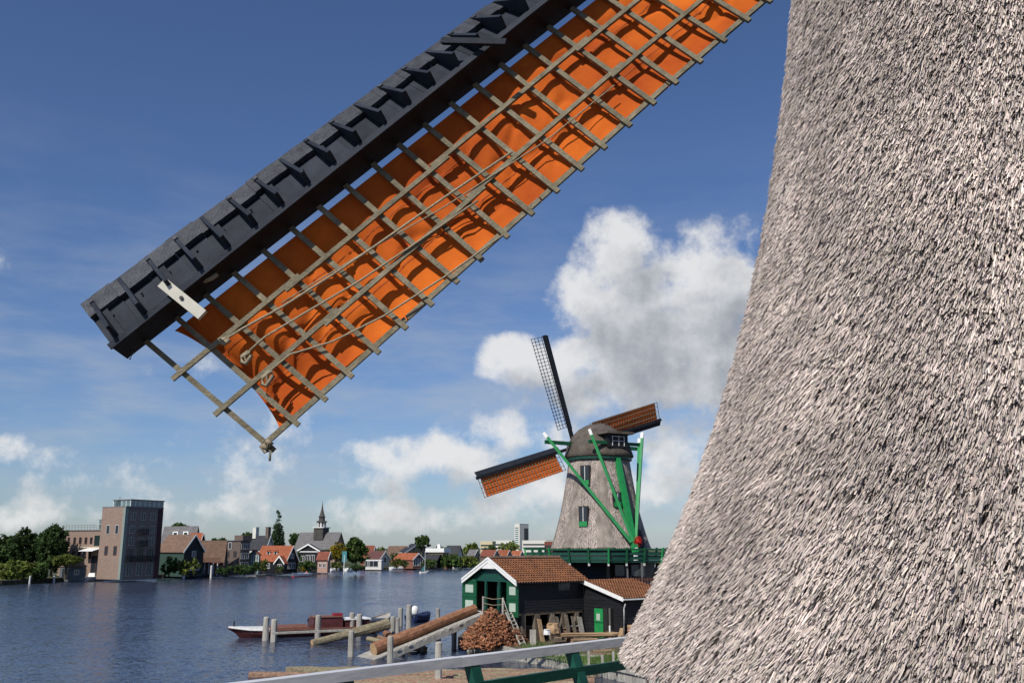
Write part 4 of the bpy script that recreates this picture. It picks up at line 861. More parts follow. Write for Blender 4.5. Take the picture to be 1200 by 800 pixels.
for i, (xa, ya, xb, yb, r_, m_, lab) in enumerate(((432, 748, 470, 758, .2, BARK_G, 'short mossy log crossing at the ramp foot, upper one'), (440, 745, 476, 756, .17, BARK, 'short peeled log crossing at the ramp foot, lower one'), (452, 742, 466, 752, .26, BARK_R, 'stubby orange log end jammed at the ramp foot'), (470, 757, 500, 760, .22, BARK_G, 'mossy beam lying in the water under the ramp edge'))):
    log('driftwood_log', at_z(xa, ya, .3), at_z(xb, yb, .15), r_, r_ * .8, m_, lab)
# raft of floating logs
k = 0
for i in range(19):
    y0 = 57.0 - i * .56; xa, xb = (-13.8 + random.uniform(-1, 1.5) if i < 2 else (-14.5 if i == 4 else -8.3 + random.uniform(-2.2, 1.5))), (-5.5 if i < 2 else 4.2 + random.uniform(-3, 1.4))
    xm = (xa + xb) / 2 + random.uniform(-2, 2)
    for a0, a1 in ((xa, xm - .15), (xm + .15, xb)) if i > 1 else ((xa, xb),):
        r_ = random.uniform(.20, .27); log('floating_log', (a0, y0 + (a0 + 5) * .045 + random.uniform(-.1, .1), .06), (a1, y0 + (a1 + 5) * .045 + random.uniform(-.1, .1), .06), r_, r_ * .8, (BARK, BARK, BARK_G)[i % 3] if i > 1 else BARK_G, 'pinkish brown log floating in the raft of the log pond' if i > 1 else 'pale grey log floating at the open edge of the raft', 'logs floating in the pond')
# firewood heap
hc = root.matrix_basis @ Vector((-.35, -1.95, 0)); N_ = 3400; HH = 2.2; RB = 1.95
f = RNG.random(N_); rad = RB * (1 - np.sqrt(f) * .97); rad = RB * np.sqrt(RNG.random(N_)); th = RNG.random(N_) * 2 * np.pi
rad *= 1 + .18 * np.sin(th * 3 + 1) + .08 * np.sin(th * 7); top = HH * np.clip(1 - (rad / RB / (1 + .18 * np.sin(th * 3 + 1))), 0, 1) ** .78 + .10 * np.sin(th * 5 + rad * 4); z = np.maximum(0, top) - RNG.random(N_) ** 2 * .22
P = np.stack([hc.x + rad * np.cos(th), hc.y + rad * np.sin(th) * 1.0, YZ + z + .03], 1)
a = RNG.normal(size=(N_, 3)); a[:, 2] *= .55; a /= np.linalg.norm(a, axis=1)[:, None]; b = np.cross(a, RNG.normal(size=(N_, 3))); b /= np.linalg.norm(b, axis=1)[:, None]; c = np.cross(a, b)
la = RNG.uniform(.08, .40, N_)[:, None] ** 1.1; lb = RNG.uniform(.03, .07, N_)[:, None]; lc = RNG.uniform(.012, .04, N_)[:, None]
cs = [P + a * la * i + b * lb * j + c * lc * k for k in (-1, 1) for i, j in ((-1, -1), (1, -1), (1, 1), (-1, 1))]
V = np.stack(cs, 1).reshape(-1, 3); base = (np.arange(N_) * 8)[:, None]
F = np.concatenate([base + np.array(q) for q in ((3, 2, 1, 0), (4, 5, 6, 7), (0, 1, 5, 4), (1, 2, 6, 5), (2, 3, 7, 6), (3, 0, 4, 7))])
tone = np.repeat(RNG.uniform(.35, 1.5, N_)[:, None] * np.array([[1, 1, 1]]) * np.where(RNG.random(N_)[:, None] < .2, np.array([[1.25, 1.5, 1.6]]), 1.), 8, 0)
hp = link('firewood_heap', np_mesh('firewood_heap', V, [F], tone), CHIP)
tag(hp, 'tall heap of reddish brown firewood offcuts before the boathouse doors', 'firewood heap', kind='stuff')
o_ = MB().lathe([(RB * .8, -.1), (RB * .52, HH * .33), (RB * .25, HH * .60), (.06, HH * .8)], 18).build('heap_core', mat('dark_wood_core', (.07, .035, .02), .9)); o_.parent = hp; o_.location = (hc.x, hc.y, YZ); o_['kind'] = 'stuff'
# stair ladder down from the doors
ld = empty('ladder', root.location, R(-52), 'weathered ladder leading down from the boathouse floor beside the heap', 'ladder')
la0, la1 = Vector((-.35, -.5, FL)), Vector((1.55, -.75, .05))
for dy in (-.22, .22): MB().bar(la0 + Vector((0, dy, 0)), la1 + Vector((0, dy, 0)), .06, .12).build('stringer', GREYPILE, ld)
for k in range(9): c = la0.lerp(la1, (k + .5) / 9); MB().box(c.x - .1, c.x + .1, c.y - .2, c.y + .2, c.z - .02, c.z + .02).build('rung', GREYPILE, ld)
hr = empty('hand_rail', root.location, R(-52), 'thin post and rope hand rail at the top of the ramp', 'railing')
for x in (-W * .52, -W * .12): MB().box(x - .05, x + .05, -.75, -.65, FL - .5, FL + .95).build('post', GREYPILE, hr)
for z in (.5, .9): MB().tube([(-W * .52, -.7, FL + z), (-W * .32, -.7, FL + z - .1), (-W * .12, -.7, FL + z)], .022, 6).build('rope', ROPE, hr)
MB().tube([(-W * .12, -.7, FL + .9), (.9, -.9, .8)], .03, 6).build('rail', GREYPILE, hr)
# sawn boards on trestles
tp = at_z(672, 751, YZ + .3)
for k in range(13):
    p = at_z(610 + 7 * (k % 5), 750, YZ); lv_ = k // 5
for x, y, nm, rows in ((690, 753, 'plank_pile', 3), (640, 748, 'plank_pile', 4)):
    c = at_z(x, y, YZ); rr = 0
    for lvl in range(rows):
        for j in range(4 if lvl < rows - 1 else 3):
            o_ = MB().box(-2.1, 2.1, -.13, .13, 0, .045).build('sawn_board', PLANK if x > 660 else (GREYPILE if lvl > 2 else BARK)); o_.location = c + Vector((random.uniform(-.5, .5), -.45 + j * .32 + random.uniform(-.06, .06), .42 + lvl * .10 + (0 if x > 660 else .12))); o_.rotation_euler = (0, random.uniform(-.008, .008), R(9) + random.uniform(-.10, .10))
            tag(o_, 'yellow-brown sawn board in the pile before the workshop' if x > 660 else 'grey sawn board on the trestles beside the firewood heap', 'board', 'boards piled in the yard')
    for dx in (-1.3, 1.3):
        o_ = MB().box(-.08, .08, -.8, .8, 0, .42 + (0 if x > 660 else .12)).build('bearer', BARK); o_.location = c + Vector((dx, .1, 0)); o_.rotation_euler = (0, 0, R(9)); tag(o_, 'rough timber bearer under the yellow boards' if x > 660 else 'rough timber bearer under the grey boards', 'beam', 'bearers under the board piles')
wb = empty('work_bench', at_z(636, 746, YZ) + Vector((0, 1.6, 0)), R(6), 'low grey work bench with stone block before the pillars', 'bench')
MB().box(-1.6, 1.6, -.3, .3, .62, .72).build('bench_top', GREYPILE, wb)
for x in (-1.4, 1.4):
    for y in (-.2, .2): MB().box(x - .06, x + .06, y - .06, y + .06, 0, .62).build('leg', GREYPILE, wb)
for x, y, s, m_, lab in ((648, 741, .48, CUT, 'pale chopped wood block standing on the bench, larger one'), (641, 743, .25, WHITE, 'small white sack on the bench by the pale block'), (625, 746, .3, CUT, 'split wood block on the yard right of the ladder')):
    p = at_z(x, y, YZ + .72) if x > 630 else at_z(x, y + 2, YZ)
    mb = MB(); mb.rings([[(s * (1 - .15 * q_) * math.cos(t) * random.uniform(.85, 1.1), s * math.sin(t) * random.uniform(.8, 1.1), s * 1.3 * q_) for t in (2 * math.pi * j / 9 for j in range(9))] for q_ in (0, .4, .8, 1)]); o_ = mb.build('wood_block', m_); o_.location = p; tag(o_, lab, 'wood block')
o_ = MB().box(-.2, .2, -.2, .2, 0, 1.0).build('square_post', GREYPILE); o_.location = at_z(624.5, 756, YZ); tag(o_, 'pale square post at the revetment left of the boards', 'post')
for i, (x, y) in enumerate(((676, 783), (690, 781), (706, 784), (719, 782))):
    p = at_z(x, y, YZ); o_ = MB().box(-.06, .06, -.06, .06, 0, .75 + .1 * (i % 2)).build('stake', GREYPILE); o_.location = p; tag(o_, 'thin grey stake along the yard edge below the rail', 'stake', 'stakes along the yard edge')
for i in range(16):
    x, y = random.uniform(618, 728), random.uniform(744, 771); p = at_z(x, y, YZ); l_ = random.uniform(.5, 1.7)
    o_ = MB().box(-l_, l_, -random.uniform(.05, .12), random.uniform(.05, .12), 0, random.uniform(.04, .14)).build('timber_offcut', (PLANK, BARK, GREYPILE, DULLW)[i % 4]); o_.location = p + Vector((0, 0, .012 + .002 * i)); o_.rotation_euler = (0, 0, random.uniform(-.5, .6))
    tag(o_, ('sawn yellow timber offcut lying loose on the yard ground', 'barked timber offcut lying loose on the yard ground', 'grey weathered timber offcut lying loose on the yard ground', 'dull brown timber offcut lying loose on the yard ground')[i % 4], 'timber', ('loose yellow offcuts', 'loose barked offcuts', 'loose grey offcuts', 'loose brown offcuts')[i % 4])
# grass tufts
pts = []
for _ in range(5200):
    x, y = random.choice(((628, 758), (645, 766), (668, 770), (690, 775), (712, 776), (725, 770))); x += random.gauss(0, 11); y += random.gauss(0, 3.2); p = at_z(x, y, YZ)
    pts.append((p.x, p.y))
pts = np.array(pts); n = len(pts); h = RNG.uniform(.08, .34, n); a = RNG.random(n) * 6.28; lx = RNG.normal(0, .08, (n, 2))
V = np.stack([np.stack([pts[:, 0] - .015 * np.cos(a), pts[:, 1] - .015 * np.sin(a), np.full(n, YZ)], 1), np.stack([pts[:, 0] + .015 * np.cos(a), pts[:, 1] + .015 * np.sin(a), np.full(n, YZ)], 1), np.stack([pts[:, 0] + lx[:, 0], pts[:, 1] + lx[:, 1], YZ + h], 1)], 1).reshape(-1, 3)
g_ = link('grass', np_mesh('grass', V, [np.arange(3 * n).reshape(-1, 3)], np.repeat(RNG.uniform(.6, 1.6, n)[:, None], 3, 0)), GRASSM); tag(g_, 'short green grass tufts along the sawmill yard edge', 'grass', kind='stuff')

# ------------------------------------------------------------------ far windmill
YM = 80.; ax = at_y(704, 641, YM).x
fm = empty('windmill', (ax, YM, YZ), 0, 'whole thatched smock windmill with green tail poles and three sails above the boathouse', 'windmill')
def zf(y): return zpx(y, YM) - YZ
T8 = math.pi / 8
octf = lambda t, z: 1 / max(.93, math.cos(((t + T8) % (math.pi / 4)) - T8)) * .985 if False else 1 + .022 * math.cos(8 * t)
bd = MB().lathe([(4.15, zf(642)), (4.05, zf(640)), (3.72, zf(625)), (3.28, zf(602)), (2.98, zf(580)), (2.72, zf(558)), (2.52, zf(537))], 64, fr=octf).build('thatched_body', THATCH_F, fm, smooth=True)
MB().lathe([(4.0, zf(655)), (4.0, zf(641.5))], 8).build('body_wall', TAR, fm)
MB().lathe([(2.62, zf(541)), (2.8, zf(540)), (2.8, zf(535.5)), (2.5, zf(535))], 32).build('curb_ring', GREEN_D, fm)
A_ = R(30); h = Vector((-math.sin(A_), math.cos(A_), 0)); e = Vector((math.cos(A_), math.sin(A_), 0)); UP = Vector((0, 0, 1))
rings = []
for z, lf, lb, w_ in ((zf(538), 2.8, 2.75, 2.75), (zf(535.5), 3.0, 2.95, 2.95), (zf(531), 2.95, 2.85, 2.85), (zf(521), 2.8, 2.5, 2.65), (zf(511), 2.45, 1.95, 2.2), (zf(503), 2.0, 1.3, 1.55), (zf(498), 1.4, .8, .85), (zf(496), .7, .3, .2)):
    rings.append([(h * ((lf if math.cos(t) > 0 else lb) * math.cos(t)) + e * (w_ * math.sin(t)) + UP * z)[:] for t in (2 * math.pi * j / 40 for j in range(40))])
MB().rings(rings).build('cap', CAPTH, fm, smooth=True)
# rear opening with white framed windows
c = -h * 2.35 + UP * zf(520); rg = MB().obox(c, e * 1.0, h * .45, UP * .55).build('rear_gable', TAR, fm)
MB().obox(c + UP * .66 - h * .1, e * 1.35, h * .75, UP * .10).build('gable_hood', CAPTH, rg)
for x in (-.6, .05, .6): MB().obox(c - h * .47 + e * x, e * .025, h * .03, UP * .42).build('grey_mullion', WHITEW, rg)
for z in (-.02, .36): MB().obox(c - h * .48 + UP * z, e * .6, h * .02, UP * .022).build('grey_mullion', WHITEW, rg)
foot = -h * 4.75 + UP * zf(641)
MB().bar(-h * 2.2 + UP * zf(520), foot + UP * -.4, .40, .40).build('tail_pole', GREEN_B, fm)
ls, ss_ = h * .3, -h * 2.5
zl = zf(521)
MB().bar(ls - e * 5.2 + UP * zl, ls + e * 4.6 + UP * (zl - .1), .26, .30).build('long_cross_beam', GREEN, fm)
MB().bar(ss_ - e * 2.75 + UP * (zl - .1), ss_ + e * 2.75 + UP * (zl - .1), .24, .26).build('short_cross_beam', GREEN, fm)
for a0 in (ls - e * 4.9, ls + e * 4.35, ss_ - e * 2.5, ss_ + e * 2.5):
    p = a0 + UP * (zl + .1) - h * .25; d = (foot - p).normalized(); big = a0 == ls - e * 4.9
    o_ = MB().bar(p - d * .35, foot - d * .5, .22, .23).build('brace', GREEN_B, fm)
    MB().bar(p - d * .85, p - d * .35, .23, .24).build('white_brace_tip', WHITE, o_)
wn = MB(); c = foot + e * .25 + UP * .45
for k in range(8): t = math.pi * k / 8; d = e * math.cos(t) + UP * math.sin(t); wn.bar(c - d * .45, c + d * .45, .05, .06, up=h)
wn.tube([c - h * .25, c + h * .25], .14, 10); wn.build('capstan_wheel', RED, fm)
MB().obox(foot + UP * -.5, e * .12, h * .12, UP * .5).build('white_foot', WHITE, fm)
# windows of the body
for x, y, w_, h_ in ((687, 557, .32, .75), (685, 605, .3, .75), (722, 585, .25, .5)):
    z = zf(y); 
    for ky in np.linspace(0, 5, 200):
        p = at_y(x, y, YM - 4.3 + ky) - Vector(fm.location); r_ = np.interp(y, [537, 558, 580, 602, 625, 642], [2.52, 2.72, 2.98, 3.28, 3.72, 4.15])
        if math.hypot(p.x, p.y) < r_ * 1.0: break
    nn = Vector((p.x, p.y, 0)).normalized(); tt = Vector((-nn.y, nn.x, 0))
    p = p + nn * .12
    o_ = MB().obox(p + nn * .02, nn * .14, tt * (w_ + .09), UP * (h_ + .08)).build('window', TAR, fm); MB().obox(p + nn * .12, nn * .05, tt * w_, UP * h_).build('pane', GLASS, o_)
    MB().obox(p + nn * .16 - UP * h_ * .78, nn * .08, tt * (w_ + .05), UP * .2).build('green_sill', GREEN_B, o_); MB().obox(p + nn * .16 + tt * .0, nn * .03, tt * .03, UP * h_).build('mullion', WHITEW, o_)
o_ = MB().prism([(2.0, -3.55, zf(642)), (3.3, -2.6, zf(642)), (2.95, -2.25, zf(622)), (2.35, -2.65, zf(617))], (.12, -.12, 0)).build('hatch_opening', TAR, fm)
# stage
RS = 6.05; zs = zf(655) 
dk = MB().lathe([(RS, zs - .18), (RS, zs - .04), (3.9, zs)], 8).build('stage_deck', GREEN_D, fm)
corners = [Vector((RS * 1.0 * math.cos(t), RS * math.sin(t), 0)) for t in (2 * math.pi * j / 8 for j in range(8))]
for j in range(8):
    a0, a1 = corners[j], corners[(j + 1) % 8]
    for z, hh, m_ in ((.82, .12, GREEN), (.48, .20, GREEN_D), (.16, .24, GREEN_D)): MB().bar(a0 * (1 + .05 * z) + UP * (zs + z), a1 * (1 + .05 * z) + UP * (zs + z), .07, hh).build('stage_rail', m_, dk)
    for k in range(3):
        p = a0.lerp(a1, k / 3); MB().bar(p * 1.02 + UP * (zs - .3), p * 1.055 + UP * (zs + .95), .13, .13).build('rail_post', GREEN_B if k == 0 else GREEN, dk)
        MB().box(p.x * 1.02 - .07, p.x * 1.02 + .07, p.y * 1.02 - .07, p.y * 1.02 + .07, zs - .42, zs - .22).build('white_joist_end', WHITEW, dk)
    p = a0 * .96; MB().bar(a0 * .78 + UP * 2.2, p + UP * (zs - .25), .18, .18).build('stage_strut', TAR, dk)
MB().lathe([(4.6, -.4), (4.45, zs - .2)], 8).build('base_wall', TAR, fm)
for k, x in enumerate((713, 735, 752)): MB().bar(Vector((at_y(x, 660, 74.6).x - ax, -5.4, -.2)), Vector((at_y(x, 660, 74.6).x - ax, -5.4, zs - .2)), .12, .12).build('stage_post', mat('grey_post', (.12, .12, .12), .8), dk)
for x in (728, 747):
    p = at_y(x, 668, 75.6) - Vector(fm.location); o_ = MB().box(p.x - .58, p.x + .58, -4.62, -4.5, p.z - .5, p.z + .5).build('window', TAR, fm); MB().box(p.x - .5, p.x + .5, -4.66, -4.6, p.z - .42, p.z + .42).build('pane', mat('dusty_glass', (.045, .05, .055), .12, .2, 1, spec=.7), o_)
pk = empty('picket_fence', (at_y(745, 685, 73).x, 73, zpx(694, 73)), 0, 'short red-brown picket balustrade below the mill gallery', 'fence')
for k in range(16): MB().box(-1.6 + .21 * k - .035, -1.6 + .21 * k + .035, -.03, .03, 0, 1.1).build('picket', mat('red_brown_picket', (.10, .04, .03), .8), pk)
for z in (.15, .95): MB().box(-1.7, 1.7, .031, .09, z, z + .08).build('rail', mat('red_brown_picket', (.10, .04, .03)), pk)
MB().box(-1.6, 1.6, .1, 1.5, -2.5, 0).build('base_block', TAR, pk)
# sails
hubp = h * 3.7 + UP * zf(519)
MB().tube([-h * 1.0 + UP * (zf(519) - .3), hubp + h * .5], [.35, .42], 10).build('wind_shaft', TAR, fm)
for i, deg in enumerate((197.5, 107.5, 17.5, 287.5)):
    t = R(deg); s = e * math.cos(t) + UP * math.sin(t); ld_ = e * math.sin(t) - UP * math.cos(t); bk = -h
    sail = MB().bar(hubp, hubp + s * 10.3, .26, .3, up=bk).build('sail', TAR, fm)
    def bp(r_, a, off=0.):
        ph = R(20 - 10 * r_ / 10.2); tr_ = -ld_ * math.cos(ph) + bk * math.sin(ph); nn = bk * math.cos(ph) + ld_ * math.sin(ph)
        return hubp + s * r_ + tr_ * a + nn * off
    n = 26; lt_ = MB()
    for k in range(n + 1): r_ = 1.9 + 8.3 * k / n; lt_.bar(bp(r_, 0), bp(r_, 1.75), .045, .035, up=bk)
    for a in (.45, .9, 1.32, 1.7):
        for k in range(8): lt_.bar(bp(1.9 + 8.3 * k / 8, a, .04), bp(1.9 + 8.3 * (k + 1) / 8, a, .04), .045, .035, up=bk)
    l_ = lt_.build('lattice', GREYWOOD if i != 1 else TAR, sail); l_['kind'] = 'stuff'
    bb = MB()
    for k in range(6):
        r0, r1 = 1.6 + 8.65 * k / 6, 1.6 + 8.65 * (k + 1) / 6; q4 = [bp(r0, 0, .12), bp(r1, 0, .12), bp(r1, -.55, -.12), bp(r0, -.55, -.12)]; bb.prism(q4, bk * -.05)
    bb.build('leading_board', TARB, sail)
    if i in (0, 2):
        r0 = 2.2; nU, nV = 30, 8; Vs = []; Fs = []
        for u in range(nU + 1):
            for v in range(nV + 1): Vs.append(bp(r0 + (9.95 - r0) * u / nU, .12 + 1.62 * v / nV, -.05 - .07 * math.sin(math.pi * v / nV) - .015 * math.sin(u * 2.1 + v)))
        for u in range(nU):
            for v in range(nV): k0 = u * (nV + 1) + v; Fs.append((k0, k0 + 1, k0 + nV + 2, k0 + nV + 1))
        MB().add(Vs, Fs).build('sail_cloth', CANVAS_F, sail, smooth=True)

# ------------------------------------------------------------------ near windmill: thatched body
AXA, AXD = R(35.5), 8.8; AX, AY = AXD * math.sin(AXA), AXD * math.cos(AXA)
nb_g = MB(); nb_g.prism([(AX + 17 * math.cos(t), AY - 1 + 17 * math.sin(t), -1.2) for t in (2 * math.pi * k / 20 for k in range(20))], (0, 0, 1.9)); tag(nb_g.build('near_bank_ground', SOIL), kind='structure')
nm_ = empty('windmill', (AX, AY, YZ), 0, 'close thatched windmill body with one huge sail crossing the sky', 'windmill')
sil = [(934, 0), (922, 58), (916.5, 115), (907, 220), (897, 262), (885.7, 336), (874, 385), (862, 429), (838, 505), (804, 590), (765, 679), (731, 768)]
prof = []
for x, y in sil:
    r_ = ray(x, y); az = math.atan2(r_.x, r_.y); hh = math.hypot(r_.x, r_.y); dl = AXA - az; prof.append((EYE + AXD * math.cos(dl) * r_.z / hh, AXD * math.sin(dl)))
prof.sort(); zs_ = np.array([p[0] for p in prof]); rs_ = np.array([p[1] for p in prof]); cf = np.polyfit(zs_, rs_ - .032, 3)
ZB = zs_[0] + ZB_OFF if 'ZB_OFF' in globals() else zs_[0] + .02
def RAD(z):
    zc = np.minimum(z, zs_[-1]); r = np.polyval(cf, zc); sl_ = np.polyval(np.polyder(cf), zs_[-1]); return r + np.where(z > zs_[-1], (z - zs_[-1]) * min(sl_, -.14) * .9, 0)
ZTOP = 14.2
print('near mill base z r', ZB, float(RAD(ZB)), 'top r', float(RAD(ZTOP)))
zz = np.linspace(ZB, ZTOP, 60)
bm_ = MB().lathe([(float(RAD(ZB)) - .45, ZB + .05)] + [(float(RAD(z)), z) for z in zz], 96, (AX, AY)).build('thatched_body', THATCH_B, nm_, world=True, smooth=True)
# reed butts: short overlapping bundles laid down the slope
def reeds(name, rad, ax_, ay_, aC, half, z0, z1, n_, Lr, Wr, lift0, lift1, tuft, parent):
    z_ = RNG.uniform(z0, z1, n_ * 2); th = aC + RNG.uniform(-half, half, n_ * 2); keep = RNG.random(n_ * 2) < rad(z_) / float(rad(z0))
    z_, th = z_[keep][:n_], th[keep][:n_]; n = len(z_); rr = rad(z_); dr = (rad(z_ + .05) - rad(z_ - .05)) / .1
    cosr, sinr = np.cos(th), np.sin(th)
    nrm = np.stack([cosr, sinr, -dr], 1); nrm /= np.linalg.norm(nrm, axis=1)[:, None]
    tan = np.stack([-sinr, cosr, np.zeros(n)], 1); dwn = np.cross(tan, nrm); dwn *= -np.sign(dwn[:, 2:3])
    rot = RNG.normal(0, .13, n)[:, None]; g = dwn * np.cos(rot) + tan * np.sin(rot); t2 = np.cross(nrm, g)
    P = np.stack([ax_ + rr * cosr, ay_ + rr * sinr, z_], 1)
    u_ = th * rad(np.array(z0)); Ln = RNG.uniform(*Lr, n)[:, None]; Wd = RNG.uniform(*Wr, n)[:, None]
    ci = (np.floor(u_ / (Wr[1] * 4.5) + np.sin(z_ * 9) * .6).astype(np.int64) * 7919 + np.floor(z_ / (Lr[1] * .8) + th * 5).astype(np.int64) * 104729) % 99991
    tuf = RNG.normal(0, tuft, 99991)[ci]; slow = np.sin(u_ * 2.1 + np.sin(z_ * 1.3) * 1.5) * np.sin(z_ * 1.7 + u_ * .8)
    P += nrm * (tuf + tuft * .9 * slow * np.sin(z_ * 7 + u_ * 6))[:, None]
    lift = (lift0 + RNG.random(n) ** 1.6 * lift1)[:, None]; tip = RNG.uniform(.45, 1., n)[:, None]; rg = Wd * .9
    top = P - g * Ln * .6 - nrm * .004; bot = P + g * Ln * .4
    V = np.stack([top - t2 * Wd, top + nrm * .004, top + t2 * Wd, bot - t2 * Wd * tip + nrm * (lift - rg), bot + nrm * lift, bot + t2 * Wd * tip + nrm * (lift - rg)], 1).reshape(-1, 3)
    B0 = (np.arange(n) * 6)[:, None]; Fq = np.concatenate([B0 + np.array([0, 3, 4, 1]), B0 + np.array([1, 4, 5, 2])])
    tn = (RNG.normal(1, .36, n) * (1 + .10 * slow)).clip(.25, 1.9)[:, None] * np.array([[1.0, .97, .94]]) * (1 + RNG.normal(0, .02, (n, 3)))
    rd = link(name, np_mesh(name, V, [Fq], np.repeat(tn, 6, 0)), THATCH, parent); rd['kind'] = 'stuff'; return rd
reeds('thatch_reeds', RAD, AX, AY, math.atan2(-AY, -AX), R(79), ZB - .02, 12.25, 440000, (.048, .11), (.0025, .0060), .003, .046, .0095, bm_)
fr_ = lambda z: np.interp(z, *zip(*sorted(((zf(y), r) for y, r in ((642, 4.15), (640, 4.05), (625, 3.72), (602, 3.28), (580, 2.98), (558, 2.72), (537, 2.52))))))
reeds('thatch_reeds', fr_, 0, 0, R(-95), R(100), zf(641.5), zf(541), 42000, (.14, .34), (.007, .015), .004, .035, .012, bd)
# cap, lower wall, shaft (above and below the picture)
MB().lathe([(float(RAD(ZB)) - .5, YZ - .6), (float(RAD(ZB)) - .5, ZB + .06)], 8, (AX, AY)).build('lower_wall', TAR, nm_, world=True)
MB().lathe([(2.2, ZTOP - .2), (2.6, ZTOP), (2.5, ZTOP + .8), (2.0, ZTOP + 1.9), (1.1, ZTOP + 2.7), (.2, ZTOP + 3)], 40, (AX, AY)).build('cap', CAPTH, nm_, world=True, smooth=True)

# ------------------------------------------------------------------ near sail
P1 = at_d(172, 401, 10.6); Pt = at_d(670, 12, 10.6 * 1.135); sv = (Pt - P1); LT = sv.length; sv.normalize(); SPC = LT / 16
TT = Vector((.66, -.26, -.70)); TT = (TT - sv * TT.dot(sv)).normalized(); LFULL = 10.4
MT = sv.cross(TT); MT = -MT if MT.y > 0 else MT
def rot_t(deg): return Quaternion(sv, R(deg)) @ TT
TIP_TW = -14.
if (rot_t(TIP_TW).y < rot_t(0).y): TIP_TW = -TIP_TW
def tw(tau): f = tau / LT; return TIP_TW * (1 - f) if f < 1 else -TIP_TW * .5 * (f - 1)
t0 = rot_t(TIP_TW); rr_ = ray(318, 525); Mx = Matrix(((t0.x, sv.x, -rr_.x), (t0.y, sv.y, -rr_.y), (t0.z, sv.z, -rr_.z)))
sol = Mx.inverted() @ (Vector((0, 0, EYE)) - P1); LB0, SK0 = sol.x, sol.y
print('tip bar', LB0, SK0, 'depth', sol.z)
def frame(tau):
    t_ = rot_t(tw(tau)); m_ = sv.cross(t_); m_ = -m_ if m_.y > 0 else m_; return t_, m_
def LBAR(tau): f = min(1, tau / LT); return LB0 + (1.84 - LB0) * f
def SK(tau): f = min(1, tau / LT); return SK0 * (1 - f) ** 1.3
def B(tau, a, off=0.):
    t_, m_ = frame(tau); return P1 + sv * (tau + SK(tau) * a / LBAR(tau)) + t_ * a + m_ * off
def project(p):
    q = p - Vector((0, 0, EYE)); d = q.y * CP + q.z * SP; u_ = -q.y * SP + q.z * CP; return 600 + FPX * q.x / d, 400 - FPX * u_ / d
def find(x, y, off):   # blade coordinates seen at a pixel
    best = None; t0_, t1, a0, a1 = -.5, 8., -1., 2.4
    for it in range(4):
        for i in range(25):
            for j in range(25):
                ta, a_ = t0_ + (t1 - t0_) * i / 24, a0 + (a1 - a0) * j / 24; q = project(B(ta, a_, off)); e_ = (q[0] - x) ** 2 + (q[1] - y) ** 2
                if best is None or e_ < best[0]: best = (e_, ta, a_)
        dt, da = (t1 - t0_) / 12, (a1 - a0) / 12; t0_, t1, a0, a1 = best[1] - dt, best[1] + dt, best[2] - da, best[2] + da
    return best[1], best[2]
DEP, THK = .41, .05
# stock: the heavy black beam
def sbox(mb, ta, tb, a0, a1, o0, o1, n=10):
    rg = []
    for i in range(n + 1):
        ta_ = ta + (tb - ta) * i / n; t_, m_ = frame(ta_); p = P1 + sv * ta_
        rg.append([p + t_ * a0 + m_ * o0, p + t_ * a1 + m_ * o0, p + t_ * a1 + m_ * o1, p + t_ * a0 + m_ * o1])
    return mb.rings(rg)
sail = sbox(MB(), -.28, LFULL + .3, -THK, 0, -.03, DEP).build('sail', BLACKB, nm_, world=True)
ORG[sail.name] = Vector((0, 0, 0))
def spart(mb, name, m, smooth=False): return mb.build(name, m, sail, world=True, smooth=smooth)
hubN = P1 + sv * LFULL
spart(MB().tube([Vector((AX, AY, hubN.z - .3)), hubN - (hubN - Vector((AX, AY, hubN.z))).normalized() * -.3], [.4, .45], 12), 'wind_shaft', TARB)
spart(sbox(MB(), -.3, LFULL, -THK - .02, .0, DEP + .002, DEP + .03, 10), 'stock_capping', TARB)
# lattice bars
nbar = int((LFULL - 1.4) / SPC)
for i in range(nbar + 1):
    ta = i * SPC; La = LBAR(ta) + (.02 if i else .05); t_, m_ = frame(ta)
    p, q = B(ta, -.08, .03), B(ta, La, .03); 
    j1, j2 = random.uniform(-.012, .012), random.uniform(-.015, .015)
    spart(MB().bar(p + sv * j1, q + sv * j2, .040, .062, up=sv), 'lattice_bar', GREYWOOD)
# longitudinal laths, built in overlapping lengths
for fr_, off in ((.30, .075), (.635, .075)):
    seg = [-.13, 1.6, 3.9, 6.3, LFULL - 1.5]
    for k in range(4):
        a_, b_ = seg[k] - (.12 if k else 0), seg[k + 1] + .12; nseg = 6; rg = []
        for j in range(nseg + 1):
            ta = a_ + (b_ - a_) * j / nseg; tt = max(0, ta); c = B(ta, LBAR(tt) * fr_ + (.035 if k % 2 else 0), off); t_, m_ = frame(tt)
            rg.append([c - t_ * .028 - m_ * .02, c + t_ * .028 - m_ * .02, c + t_ * .028 + m_ * .02, c - t_ * .028 + m_ * .02])
        spart(MB().rings(rg), 'long_lath', GREYWOOD)
seg = np.linspace(.0, LFULL - 1.6, 5)
for k in range(4):
    rg = []
    for j in range(7):
        ta = seg[k] + (seg[k + 1] - seg[k] - .02) * j / 6; c = B(ta, LBAR(ta) - .09, -.015); t_, m_ = frame(ta)
        rg.append([c - t_ * .03 - m_ * .02, c + t_ * .03 - m_ * .02, c + t_ * .03 + m_ * .02, c - t_ * .03 + m_ * .02])
    spart(MB().rings(rg), 'hem_lath', GREYWOOD)
